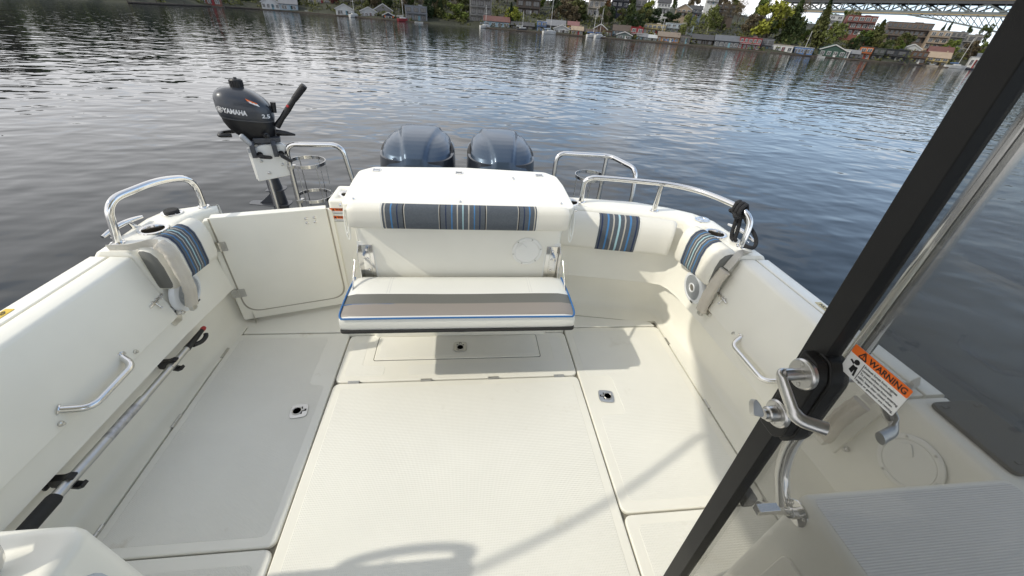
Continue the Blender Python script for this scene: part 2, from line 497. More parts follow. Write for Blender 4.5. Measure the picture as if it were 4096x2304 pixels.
# ---- moulded sides: one loft each, from the floor fillet over the coaming and down the hull
def ring(I, O, zt, sgn, nrm=None, crease=0.25, flr=0.115):
    I = Vector((I[0], I[1], 0)); O = Vector((O[0], O[1], 0))
    n = (O - I).normalized() if nrm is None else Vector((nrm[0], nrm[1], 0)).normalized()
    W = (O - I).length
    edge = 1.268 if I.x < 0 else 1.239
    flr = max(0.02, abs(I.x) - edge) if I.y < 1.84 else 0.09
    pr = [(-flr, -0.028), (-flr, 0.0), (0.006, 0.004), (0.028, 0.016), (0.042, 0.045), (0.048, 0.10), (0.046, crease - 0.014), (0.004, crease - 0.008), (-0.010, crease + 0.002),
          (-0.004, crease + 0.02), (0.004, 0.36), (0.046, zt - 0.03), (0.052, zt - 0.012), (0.062, zt - 0.003), (0.075, zt),
          (W - 0.03, zt), (W - 0.012, zt - 0.003), (W - 0.002, zt - 0.014), (W + 0.012, 0.56), (W + 0.028, 0.54), (W + 0.028, 0.49), (W + 0.01, 0.47),
          (W - 0.01, 0.2), (W - 0.05, -0.3), (W - 0.12, -0.75), (W - 0.4, -1.15), (W - 0.4, -1.2), (-0.2, -1.2)]
    return [I + n * d + Z * z for d, z in pr]
S_R = [((1.335, -0.6), (1.55, -0.6), .66, (1, 0)), ((1.325, .645), (1.54, .645), .66, (1, 0)), ((1.325, .650), (1.54, .650), .645, (1, 0)), ((1.302, 1.495), (1.51, 1.495), .645, (1, 0)),
       ((1.300, 1.500), (1.485, 1.500), .68, (1, 0)), ((1.290, 1.60), (1.475, 1.61), .68, (1, .06)), ((1.275, 1.75), (1.455, 1.79), .68, (1, .2)), ((1.258, 1.82), (1.44, 1.91), .68, (1, .45)),
       ((1.225, 1.872), (1.375, 2.0), .68, (.75, .75)), ((1.16, 1.895), (1.28, 2.07), .68, (.4, 1)), ((1.0, 1.925), (1.10, 2.15), .68, (.22, 1)), ((.75, 1.97), (.80, 2.20), .68, (.16, 1)), ((.44, 2.02), (.48, 2.24), .68, (.14, 1))]
S_L = [((-1.365, -0.6), (-1.575, -0.6), .66, (-1, 0)), ((-1.345, .20), (-1.555, .20), .66, (-1, 0)), ((-1.345, .205), (-1.555, .205), .645, (-1, 0)), ((-1.293, 1.485), (-1.497, 1.485), .645, (-1, 0)),
       ((-1.291, 1.490), (-1.472, 1.490), .68, (-1, 0)), ((-1.28, 1.62), (-1.472, 1.65), .68, (-1, .06)), ((-1.265, 1.76), (-1.468, 1.84), .68, (-1, .2)), ((-1.262, 1.81), (-1.43, 1.935), .68, (-1, .45)), ((-1.25, 1.852), (-1.30, 1.985), .68, (-.7, .8)), ((-1.225, 1.90), (-1.255, 1.99), .68, (-.3, 1))]
def side(name, S, mats):
    b = MB()
    b.loft([ring(I, O, zt, 1, nr) for I, O, zt, nr in S], closed=True, caps=True)
    return b.build(name, mats, boat, bevel=0.0, smooth=50)
side_r = side('side_moulding', S_R, GEL)
side_l = side('side_moulding', S_L, GEL)

# door post between the stern door and the engine locker
b = MB()
b.prism(rrect(-0.722, 2.005, -0.50, 2.225, 0.022), (0, 0, 0.03), X, Y, 0.675)
post = b.build('door_post', GEL, boat, bevel=0.014, seg=3)
b = MB()
b.prism([(-1.27, 1.93), (-1.22, 1.90), (-0.69, 2.055), (-0.69, 2.09), (-1.27, 1.95)], (0, 0, -0.03), X, Y, 0.10)
b.build('threshold', GELD, boat)

# cup holders and rod holders: real wells through the coaming
def cyl(c, r, h, n=32):
    b = MB(); b.lathe([(r, -h), (r, h)], c, n=n); return b.build('cutter', GEL, None)
def cup(parent, c, r=0.044, depth=0.075):
    c = Vector(c)
    b = MB()
    b.lathe([(r + 0.013, 0.0), (r + 0.012, 0.0035), (r + 0.004, 0.0048), (r - 0.002, 0.002), (r - 0.004, -0.01)], c, n=36, caps=False)
    b.build('cup_holder', CHROME, parent)
    b = MB(); b.lathe([(r - 0.003, -0.004), (r - 0.006, -depth), (0.001, -depth)], c, n=32, caps=False)
    b.build('cup_well', CUPIN, parent)
def rod_holder(parent, c, lean, cap):
    c = Vector(c); r = 0.021
    b = MB()
    el = [(math.cos(a) * 0.046, math.sin(a) * 0.036) for a in [2 * math.pi * i / 36 for i in range(36)]]
    d = Vector(lean).normalized(); e = Z.cross(d)
    b.prism(el, c + Z * 0.0005, d, e, 0.005)
    for k in (-0.8, 0.8, 2.4):
        b.lathe([(0.004, 0.0), (0.003, 0.0022), (0.0005, 0.003)], c + Z * 0.0052 + d * math.cos(k) * 0.036 + e * math.sin(k) * 0.029, n=8)
    b.lathe([(r + 0.004, 0.004), (r + 0.003, 0.008), (r, 0.007), (r - 0.001, 0.0052)], c, n=24, caps=False)
    rh = b.build('rod_holder', CHROME, parent, bevel=0.0015)
    b = MB()
    if cap:
        b.lathe([(0.030, 0.0055), (0.031, 0.014), (0.027, 0.019), (0.0005, 0.020)], c, n=24)
        b.box(c - d * 0.0 - e * 0.034 + Z * 0.009, (0.012, 0.02, 0.006))
        b.build('rubber_cap', RUBBER, parent, bevel=0.001)
    else:
        b.lathe([(r, 0.006), (r - 0.001, -0.05), (0.0005, -0.05)], c, n=24, caps=False)
        b.build('rod_tube', CUPIN, parent)
cut(side_r, [cyl((1.352, 1.735, .68), .043, .08), cyl((0.632, 2.122, .68), .043, .08), cyl((1.362, 1.905, .68), .0215, .06)])
cut(side_l, [cyl((-1.374, 1.69, .68), .043, .08)])
cut(post, [cyl((-0.628, 2.095, .705), .043, .08)])
cup(side_r, (1.352, 1.735, .68)); cup(side_r, (0.632, 2.122, .68)); cup(side_l, (-1.374, 1.69, .68)); cup(post, (-0.628, 2.095, .705))
rod_holder(side_r, (1.362, 1.905, .68), (1, 0.3, 0), False)
rod_holder(side_l, (-1.393, 1.86, .68), (1, 0.1, 0), True)

# ---- fold-down side panels: an inner skin that swings and the gunwale strip outside the groove
def side_panel(sg, y0, y1, xi, xo, lab):
    def skin(y, kind):
        a = xi(y); o = xo(y); g = a + 0.052 + (o - a - 0.052) * 0.46
        if kind == 0:
            p = [(a - 0.008, .352), (a + 0.042, .645), (a + 0.046, .656), (a + 0.056, .663), (g - 0.004, .664), (g - 0.001, .661), (g - 0.001, .63), (a + 0.062, .63), (a + 0.006, .352)]
        else:
            p = [(g + 0.008, .63), (g + 0.008, .661), (g + 0.011, .664), (o - 0.016, .664), (o - 0.002, .656), (o + 0.004, .64), (o + 0.016, .558), (o - 0.004, .555), (o - 0.02, .63)]
        return [Vector((sg * x, y, z)) for x, z in p]
    b = MB(); b.loft([skin(y0 + (y1 - y0) * i / 6, 0) for i in range(7)])
    pan = b.build('fold_down_panel', GEL, boat, bevel=0.003, label=lab)
    b = MB(); b.loft([skin(y0 + (y1 - y0) * i / 6, 1) for i in range(7)])
    b.build('gunwale_strip', GEL, boat, bevel=0.004)
    b = MB()
    for i in range(1):
        pass
    return pan
xiR = lambda y: 1.325 - (y - .645) * 0.027
xoR = lambda y: 1.54 - (y - .645) * 0.035
xiL = lambda y: 1.345 - (y - .205) * 0.0406
xoL = lambda y: 1.555 - (y - .205) * 0.0453
pan_r = side_panel(1, .655, 1.488, xiR, xoR, None)
pan_l = side_panel(-1, .21, 1.479, xiL, xoL, None)
def grab(parent, pts, r=0.0125):
    b = MB()
    b.tube(fillet(pts, 0.045, 7), r, 12)
    for p, q in ((pts[0], pts[1]), (pts[-1], pts[-2])):
        b.lathe([(0.020, 0), (0.019, 0.003), (0.013, 0.004)], p, Vector(q) - Vector(p), n=18)
    return b.build('grab_handle', CHROME, parent)
grab(pan_l, [(-1.312, 1.19, .395), (-1.262, 1.165, .372), (-1.262, 0.965, .372), (-1.322, 0.935, .405)])
grab(pan_r, [(1.315, 1.235, .385), (1.268, 1.215, .355), (1.268, 0.985, .36), (1.322, 0.955, .395)])
for s_, y, z, x in ((-1, 1.235, .372, 1.306), (-1, 0.905, .372, 1.316), (1, 1.275, .372, 1.312), (1, 0.64, .40, 1.33)):
    b = MB()
    b.lathe([(0.009, 0), (0.009, 0.010), (0.005, 0.012), (0.005, 0.018), (0.0005, 0.019)], (s_ * x, y, z), (-s_, 0, 0), n=12)
    b.build('panel_screw', STEEL, boat)
def pin_latch(parent, sg, y, x, z):
    b = MB()
    b.box((sg * (x + .004), y, z), (0.006, 0.062, 0.034))
    b.tube([(sg * (x - .012), y - .045, z - 0.004), (sg * (x - .012), y + .04, z + 0.004)], 0.0065, 10)
    for dy in (-.022, .0, .022):
        b.box((sg * (x - .006), y + dy, z), (0.02, 0.008, 0.022))
    b.tube([(sg * (x - .012), y - .012, z - .004), (sg * (x - .026), y - .012, z - .026)], 0.004, 8)
    b.lathe([(0.005, 0), (0.006, 0.006), (0.0005, 0.008)], (sg * (x - .026), y - .012, z - .026), (-sg * .5, 0, -1), n=10)
    b.box((sg * (x + .002), y + .065, z + .004), (0.010, 0.034, 0.044))
    return b.build('pin_latch', CHROME, parent, bevel=0.002)
pin_latch(pan_l, -1, 1.445, 1.318, .468)
pin_latch(pan_r, 1, 1.447, 1.320, .462)
def hinge_plate(parent, sg, y, x, z):
    b = MB()
    b.prism(rpoly([(-.045, .03), (.0, .055), (.03, .04), (.035, -.012), (.02, -.035), (-.03, -.03)], .008, 3), (sg * x, y, z), Y, (sg * .1, 0, 1), 0.004 * -sg)
    b.tube([(sg * (x - .004), y + .018, z + .012), (sg * (x - .024), y + .018, z + .012)], 0.012, 12)
    b.tube([(sg * (x - .024), y + .018, z + .012), (sg * (x - .034), y + .018, z + .012)], 0.007, 10)
    return b.build('hinge_bracket', CHROME, parent, bevel=0.001)
hinge_plate(pan_l, -1, 1.475, 1.296, .352)
hinge_plate(pan_r, 1, 1.487, 1.302, .352)
# NO STEP labels lying on the gunwale strip beside the groove
def no_step(c, d, m, flip):
    c = Vector(c); d = Vector(d).normalized(); n = Z.cross(d)
    b = MB(); b.prism(rrect(-.056, -.0135, .056, .0135, .002), c, d, n, 0.0008)
    l = b.build('no_step_label', m, boat)
    text('label_lettering', 'NO STEP', 0.021, c + Z * 0.0012 - n * 0.0072, d, n, INK, l, align='CENTER', bold=0.0004)
no_step((1.478, 1.085, .6648), (-0.03, -1, 0), mat('cream_label', (0.62, 0.53, 0.30), 0.5), False)
no_step((-1.478, 1.085, .6648), (0.03, 1, 0), YELLOW, True)

# ---- stern door: fixed surround and the leaf
A = Vector((-1.262, 1.838, 0)); B = Vector((-0.705, 2.000, 0))
dx = (B - A).normalized(); dn = dx.cross(Z)            # dn points into the cockpit
LW = (B - A).length
b = MB()
outer = rpoly([(0.0, .03), (LW, .03), (LW, .655), (0, .655)], 0.012, 2)
b.prism(outer, A - dn * 0.03, dx, Z, 0.035)
door_s = b.build('door_surround', GEL, boat, bevel=0.006)
b = MB()
sx0, sx1 = 0.030, LW - 0.024
b.prism(fillet2 := [(p.x, p.y) for p in fillet([(sx0 - .004, .662, 0), (sx0 - .004, .082, 0), (sx1 + .004, .082, 0), (sx1 + .004, .662, 0)], [0, .085, .085, 0], 10)], A + dn * 0.0052, dx, Z, 0.0012)
b.build('door_seal', mat('seal_tan', (0.40, 0.37, 0.31), 0.6), door_s)
b = MB()
b.prism([(p.x, p.y) for p in fillet([(sx0 + .004, .668, 0), (sx0 + .004, .090, 0), (sx1 - .004, .090, 0), (sx1 - .004, .668, 0)], [0, .085, .085, 0], 10)], A - dn * 0.035, dx, Z, 0.047)
leaf = b.build('stern_door', GEL, boat, bevel=0.004)
for u, z in ((0.030, .512), (0.030, .222)):
    c = A + dx * u + Z * z + dn * 0.0125
    b = MB()
    b.prism(rrect(-.033, -.026, .033, .026, .005, 3), c, dx, Z, 0.0025)
    for k in (-.017, 0, .017):
        b.tube([c + dn * .0045 + Z * (k - .0085), c + dn * .0045 + Z * (k + .0075)], 0.0052, 10)
    for px in (-.023, .023):
        for pz in (-.017, .017):
            b.lathe([(.0042, 0), (.003, .0022), (.0004, .0028)], c + dx * px + Z * pz + dn * .0025, dn, n=10)
    b.build('hinge', STEEL, leaf, bevel=0.0008)
for ux_, z in ((.448, .622), (.488, .624), (.448, .596), (.488, .598)):
    b = MB()
    b.lathe([(.0078, 0), (.0074, .0025), (.004, .005), (.0004, .0055)], A + dx * ux_ + Z * z + dn * .012, dn, n=14)
    b.build('screw_head', CHROME, leaf)
# two WARNING labels on the post
for k, (x0, z0) in enumerate(((-.7185, .628), (-.7155, .583))):
    b = MB(); b.prism([(0, 0), (.105, 0), (.105, .033), (0, .033)], (x0, 2.0042, z0), X, Z, 0.0007)
    l = b.build('warning_label', LABELW, post)
    b = MB(); b.prism([(0, .0165), (.105, .0165), (.105, .033), (0, .033)], (x0, 2.0034, z0), X, Z, 0.0006); b.build('orange_band', ORANGE, l)
    b = MB()
    b.prism([(.012, .018), (.026, .018), (.019, .0315)], (x0, 2.0027, z0), X, Z, 0.0005)
    for e in ([(0, 0), (.105, 0), (.105, .0012), (0, .0012)], [(0, 0), (.0012, 0), (.0012, .033), (0, .033)], [(0, .0318), (.105, .0318), (.105, .033), (0, .033)]):
        b.prism(e, (x0, 2.0027, z0), X, Z, 0.0005)
    b.build('hazard_triangle', INK, l)
    text('label_lettering', 'WARNING', 0.0155, (x0 + .030, 2.0026, z0 + .0195), X, Z, INK, l, bold=0.0004)
    b = MB()
    for r_ in range(2):
        b.prism([(.010 + .01 * r_, .009 - .006 * r_), (.095 - .012 * r_, .009 - .006 * r_), (.095 - .012 * r_, .0108 - .006 * r_), (.010 + .01 * r_, .0108 - .006 * r_)], (x0, 2.0034, z0), X, Z, 0.0004)
    b.build('small_print', INKG, l)

# ---- engine-well locker at the centre of the stern
b = MB()
b.loft([[Vector((x, y, z)) for x, y in rpoly([(-.515, 1.70 - o), (.487, 1.70 - o), (.505, 1.78), (.51, 2.20), (-.54, 2.20), (-.535, 1.78)], .03, 4)] for z, o in ((-.03, 0), (.30, 0), (.62, .004), (.795, .006))])
locker = b.build('stern_locker', GEL, boat, bevel=0.006)
b = MB()
lid_poly = rpoly([(-.534, 1.672), (.508, 1.672), (.532, 1.70), (.538, 1.99), (.528, 2.13), (.47, 2.20), (0, 2.235), (-.50, 2.195), (-.566, 2.12), (-.566, 1.97), (-.552, 1.70)], .02, 4)
b.prism(lid_poly, (0, 0, .792), X, Y, .038)
lid = b.build('locker_lid', GEL, locker, bevel=0.011, seg=4)
for x in (-.475, -.03, .425):
    b = MB()
    b.prism(rrect(x - .024, 2.112, x + .024, 2.158, .014, 4), (0, 0, .8302), X, Y, .0028)
    b.tube([(x - .018, 2.135, .834), (x + .018, 2.135, .834)], .004, 8)
    for px, py in ((-.015, -.014), (.015, -.014), (-.015, .014), (.015, .014)):
        b.lathe([(.0042, 0), (.003, .002), (.0004, .0024)], (x + px, 2.135 + py, .833), n=8)
    b.build('lid_hinge', CHROME, lid, bevel=.0008)
b = MB()
for x, y in ((-.505, 1.725), (-.02, 1.722), (.47, 1.727), (.268, 2.075), (.270, 2.055)):
    b.lathe([(.007, 0), (.0065, .004), (.004, .008), (.0004, .009)], (x, y, .830), n=12)
for x in (-.555, .537):
    b.lathe([(.008, 0), (.006, .008), (.0004, .01)], (x, 1.70, .812), (1 if x > 0 else -1, -.3, 0), n=12)
b.build('snap_stud', CHROME, lid)
# round inspection plate
def deck_plate(parent, c, n, up, r=.084, name='inspection_plate'):
    c = Vector(c); n = Vector(n).normalized(); up = Vector(up).normalized(); sx_ = up.cross(n)
    b = MB()
    b.lathe([(r, 0.0005), (r, .006), (r - .004, .0085), (r * .835, .0085), (r * .82, .005), (r * .80, .005), (r * .79, .0075), (.0005, .009)], c, n, n=56)
    pl = b.build(name, mat('white_abs', (0.87, 0.865, 0.82), 0.4), parent)
    b = MB()
    for k in range(6):
        a = 2 * math.pi * (k + .3) / 6
        b.lathe([(.0046, 0), (.0036, .002), (.0004, .0026)], c + n * .0085 + (up * math.cos(a) + sx_ * math.sin(a)) * r * .92, n, n=10)
    b.build('plate_screw', STEEL, pl)
    b = MB()
    d1 = (up * .7 - sx_ * .7).normalized(); d2 = d1.cross(n)
    b.prism(rrect(-.012, -.016, .026, .016, .006, 3), c + n * .0088 + d1 * r * .36, d1, d2, -.004)
    b.build('plate_tab', MATS['white_abs'], pl, bevel=.001)
deck_plate(locker, (.318, 1.6985, .582), (0, -1, 0), (0, 0, 1), .078)
# elastic cover loops hanging from the lid corners
for x, sg in ((-.538, -1), (.526, 1)):
    b = MB()
    for k, (w_, L) in enumerate(((.002, .115), (.006, .15), (.000, .09))):
        b.tube(catmull([(x + sg * .004, 1.70 + .008 * k, .81), (x + sg * (.008 + w_), 1.69 + .01 * k, .77), (x + sg * (.010 + w_), 1.688 + .01 * k, .81 - L), (x + sg * .004, 1.684 + .01 * k, .80 - L * 1.05), (x - sg * .002, 1.69 + .01 * k, .78 - L * .5), (x + sg * .003, 1.70, .80)], 5), .0036, 6)
    b.build('elastic_loop', VINYLW, lid)

# ---- moulded step units either side of the cabin doorway
b = MB()
b.prism(rrect(.770, -.62, 1.36, .378, .03, 5), (0, 0, -.03), X, Y, .73)
unit = b.build('step_unit', GEL, boat, bevel=0.022, seg=4, label='step unit with ribbed top behind the glass')
skid(unit, rrect(.790, -.58, 1.34, .362, .02), .70, RIB)
b = MB(); b.prism(rrect(.05, .06, .62, .55, .03), (.7705, .36, 0), -Y, Z, .010); b.build('locker_door', GEL, unit, bevel=.004)
b = MB(); b.box((.764, .265, .40), (.014, .03, .05)); b.box((.757, .252, .405), (.012, .05, .022)); b.build('door_latch', STEEL, unit, bevel=.003)
b = MB(); b.prism(rrect(-1.40, -.62, -.718, .425, .05, 6), (0, 0, -.03), X, Y, .73)
unit2 = b.build('step_unit', GEL, boat, bevel=0.026, seg=4, label='white step unit with a recessed side door')
b = MB(); b.prism(rrect(.040, .05, .70, .632, .055, 6), (-.7185, .40, 0), -Y, Z, -.011); b.build('locker_door', GEL, unit2, bevel=.005)
b = MB(); b.prism(rrect(.028, .037, .713, .645, .066, 6), (-.7185, .40, 0), -Y, Z, -.0035); b.build('door_seal', mat('seal_pale', (0.52, 0.56, 0.60), 0.4), unit2)
b = MB(); b.tube([(-.7072, .305, .12), (-.7072, .305, .56)], .0015, 5); b.build('door_groove', INKG, unit2)
skid(unit2, rpoly([(-1.35, -.5), (-.80, -.5), (-.80, .30), (-.86, .345), (-1.35, .345)], .03), .70, mat('smooth_tread', (0.78, 0.77, 0.70), 0.42, bump=('noise', 350, .0006)))
# round plate, pad and label on the far coaming ahead of the panel
deck_plate(side_r, (1.353, .515, .525), (-1, 0, .16), (0.16, 0, 1), .085)
b = MB(); b.prism(rrect(1.428, .39, 1.60, .622, .022, 4), (0, 0, .661), X, Y, .014)
pad = b.build('rubber_pad', mat('dark_pad', (0.022, 0.022, 0.02), 0.55, bump=('noise', 200, .0006)), side_r, bevel=.004)
b = MB()
for px, py in ((1.455, .60), (1.57, .60), (1.47, .42), (1.575, .42)):
    b.box((px, py, .6755), (.018, .010, .002)); b.box((px + .012, py, .6755), (.006, .006, .004))
b.build('pad_slot', INK, pad)

# ---- hardtop, plus unseen pieces added for their shade (overhead and behind the photographer)
b = MB()
b.prism(rpoly([(-1.0, -3.0), (1.15, -3.0), (1.15, 1.02), (1.0, 1.30), (-.50, 1.30), (-.66, 1.24), (-.90, .69), (-1.0, .45)], .10, 5), (0, 0, 1.90), X, Y, .07)
b.build('hardtop', GEL, boat, bevel=.02)
b = MB(); b.box((-1.21, -1.36, .82), (.05, 3.3, .34)); b.build('side_shade_panel', GEL, boat, bevel=.01)  # unseen low wall, added to keep sun patches off the step unit
b = MB()  # unseen tubes and hoop, added to cast a band and ring shadow on the floor
b.tube(catmull([(-.92, .60, 1.88), (-1.30, .40, 1.87), (-1.64, .26, 1.88), (-2.04, .13, 1.90), (-2.4, .04, 1.92)], 8), .0125, 10)
b.tube([(-2.4, .04, 1.92), (-1.5, -.3, .68)], .014, 8)
lp = [(-1.28 + .17 * math.cos(a) + .0 * math.sin(a), .36 + .035 * math.sin(a) , 1.0 + .05 * math.cos(a)) for a in [2 * math.pi * i / 24 for i in range(24)]]
b.tube(lp, .016, 8, closed=True)
b.tube([(-1.33, .34, 1.0), (-1.40, .28, .70)], .03, 10)
b.build('shadow_tubes', CHROME, boat)
b = MB()
b.tube(catmull([(-1.02, .40, .93), (-.93, .375, .85), (-.835, .365, .775), (-.81, .35, .735), (-.83, .335, .70)], 6), .019, 12)
b.build('side_rail', CHROME, boat)
# ================================================================== WATER
def set_kind(o, k):
    o['kind'] = k; return o
WZ = -0.80
wm = bpy.data.materials.new('lake_water'); wm.use_nodes = True
n, l = wm.node_tree.nodes, wm.node_tree.links
pb = n['Principled BSDF']
pb.inputs['Base Color'].default_value = (0.010, 0.014, 0.016, 1)
pb.inputs['Roughness'].default_value = 0.03
pb.inputs['IOR'].default_value = 1.33
tcw = n.new('ShaderNodeTexCoord')
def wave_noise(sc, rot, detail, dist, prev, rough=.5, distort=0.0, power=1.0):
    mp = n.new('ShaderNodeMapping'); mp.inputs['Scale'].default_value = (*sc, 1); mp.inputs['Rotation'].default_value = (0, 0, rot)
    l.new(tcw.outputs['Object'], mp.inputs['Vector'])
    nz = n.new('ShaderNodeTexNoise'); nz.inputs['Scale'].default_value = 1; nz.inputs['Detail'].default_value = detail
    nz.inputs['Roughness'].default_value = rough; nz.inputs['Distortion'].default_value = distort
    l.new(mp.outputs[0], nz.inputs['Vector'])
    bp = n.new('ShaderNodeBump'); bp.inputs['Distance'].default_value = dist; bp.inputs['Strength'].default_value = 1
    pw = n.new('ShaderNodeMath'); pw.operation = 'POWER'; pw.inputs[1].default_value = power   # peaked crests
    l.new(nz.outputs['Fac'], pw.inputs[0]); l.new(pw.outputs[0], bp.inputs['Height'])
    if prev is not None:
        l.new(prev.outputs[0], bp.inputs['Normal'])
    return bp
p1 = wave_noise((0.44, 0.56), R(-8), 1, 0.044, None, .4)
p2 = wave_noise((1.30, 1.95), R(6), 1, 0.025, p1, .4, .3, 1.8)
p3 = wave_noise((2.6, 3.9), R(-14), 1, 0.008, p2, .4)
l.new(p3.outputs[0], pb.inputs['Normal'])
b = MB()
N = 64; rr_ = [0.0, 20, 60, 150, 400, 1500]
b.add([(-900, -300, WZ), (1400, -300, WZ), (1400, 1300, WZ), (-900, 1300, WZ)], [(0, 1, 2, 3)])
water = b.build('water', wm); set_kind(water, 'structure')

# ================================================================== FAR SHORE
SH = [(-80, 80), (-45, 95), (-33.6, 112), (-22.4, 138), (-5.6, 126), (11.5, 122), (34.5, 127), (45.3, 140), (52.5, 165), (56.6, 185), (63.8, 240), (75, 300)]
CR = [(-80, 7.5), (-45, 8), (-22, 8.5), (0, 9), (15, 9.5), (24, 9.5), (32.8, 9), (36.8, 8.4), (40.4, 8.2), (44, 6.9), (47, 6.0), (50, 5.6), (52, 5.2), (56, 5.2), (75, 7)]
def lerp_t(T, a):
    if a <= T[0][0]: return T[0][1]
    for (a0, v0), (a1, v1) in zip(T, T[1:]):
        if a <= a1:
            t_ = (a - a0) / (a1 - a0); t_ = t_ * t_ * (3 - 2 * t_); return v0 + (v1 - v0) * t_
    return T[-1][1]
def hill_z(az, s):
    c = lerp_t(CR, az)
    k = [(-4, -1.6), (0, -1.0), (2.5, -.45), (8, .7), (18, 2.0), (30, .36 * c), (50, .68 * c), (75, c), (110, c * 1.06), (220, c * .9), (400, -2)]
    for (s0, z0), (s1, z1) in zip(k, k[1:]):
        if s <= s1:
            return z0 + (z1 - z0) * max(0, (s - s0)) / (s1 - s0)
    return -2
def pol(az, r, z=0.0):
    return Vector((r * math.sin(R(az)), r * math.cos(R(az)), z))
gm = mat('bank_ground', (0.032, 0.034, 0.018), 0.95, bump=('noise', .8, .3), vary=.35, vscale=.15)
b = MB(); rows = []
for az in [-80 + 1.5 * i for i in range(104)]:
    rows.append([pol(az, lerp_t(SH, az) + s, hill_z(az, s) + (0.5 * math.sin(az * 3.1 + s) if 10 < s < 300 else 0)) for s in (-4, 0, 2.5, 5, 8, 13, 18, 24, 30, 40, 50, 62, 75, 92, 110, 160, 220, 400)])
b.loft(rows, closed=False, caps=False)
hill = b.build('wooded_hillside', gm, smooth=80); set_kind(hill, 'structure')

# ---- foliage
def foliage_mat(name, c, c2):
    m = bpy.data.materials.new('foliage_' + name); m.use_nodes = True
    n, l = m.node_tree.nodes, m.node_tree.links
    p = n['Principled BSDF']; p.inputs['Roughness'].default_value = .7; p.inputs['Specular IOR Level'].default_value = .2
    t_ = n.new('ShaderNodeTexCoord'); nz = n.new('ShaderNodeTexNoise'); nz.inputs['Scale'].default_value = 7; nz.inputs['Detail'].default_value = 3
    l.new(t_.outputs['Object'], nz.inputs['Vector'])
    oi = n.new('ShaderNodeObjectInfo'); ma = n.new('ShaderNodeMath'); ma.operation = 'MULTIPLY_ADD'; ma.inputs[1].default_value = .5; ma.inputs[2].default_value = -.25
    l.new(oi.outputs['Random'], ma.inputs[0])
    ad_ = n.new('ShaderNodeMath'); ad_.operation = 'ADD'; l.new(nz.outputs['Fac'], ad_.inputs[0]); l.new(ma.outputs[0], ad_.inputs[1])
    r_ = n.new('ShaderNodeValToRGB'); r_.color_ramp.elements[0].position = .3; r_.color_ramp.elements[1].position = .72
    r_.color_ramp.elements[0].color = (*c, 1); r_.color_ramp.elements[1].color = (*c2, 1)
    l.new(ad_.outputs[0], r_.inputs[0]); l.new(r_.outputs[0], p.inputs['Base Color'])
    return m
FOL = {'dark': foliage_mat('dark', (.024, .040, .016), (.062, .082, .026)), 'olive': foliage_mat('olive', (.055, .066, .022), (.115, .118, .038)),
       'lime': foliage_mat('lime', (.11, .145, .018), (.23, .24, .036)), 'lime2': foliage_mat('green', (.060, .095, .018), (.13, .16, .034)),
       'birch': foliage_mat('birch', (.11, .13, .035), (.19, .20, .07)), 'brown': foliage_mat('brown', (.085, .068, .040), (.15, .12, .072)),
       'rust': foliage_mat('rust', (.10, .05, .022), (.16, .085, .036)), 'maroon': foliage_mat('maroon', (.055, .015, .017), (.10, .03, .03))}
BARK = mat('bark', (.10, .085, .065), .9, vary=.2, vscale=2)
BARKW = mat('pale_bark', (.34, .32, .28), .9, vary=.25, vscale=3)
def leaf(b, c, sz, rn, flat=.0):
    d = Vector((rn.gauss(0, 1), rn.gauss(0, 1), rn.gauss(0, 1) + flat)).normalized()
    u = d.orthogonal().normalized(); u.rotate(Matrix.Rotation(rn.random() * 6.28, 3, d)); w = d.cross(u)
    a, c2 = sz * (.6 + .8 * rn.random()), sz * (.35 + .5 * rn.random())
    b.add([c - u * a, c - w * c2, c + u * a * .9, c + w * c2], [(0, 1, 2, 3)])
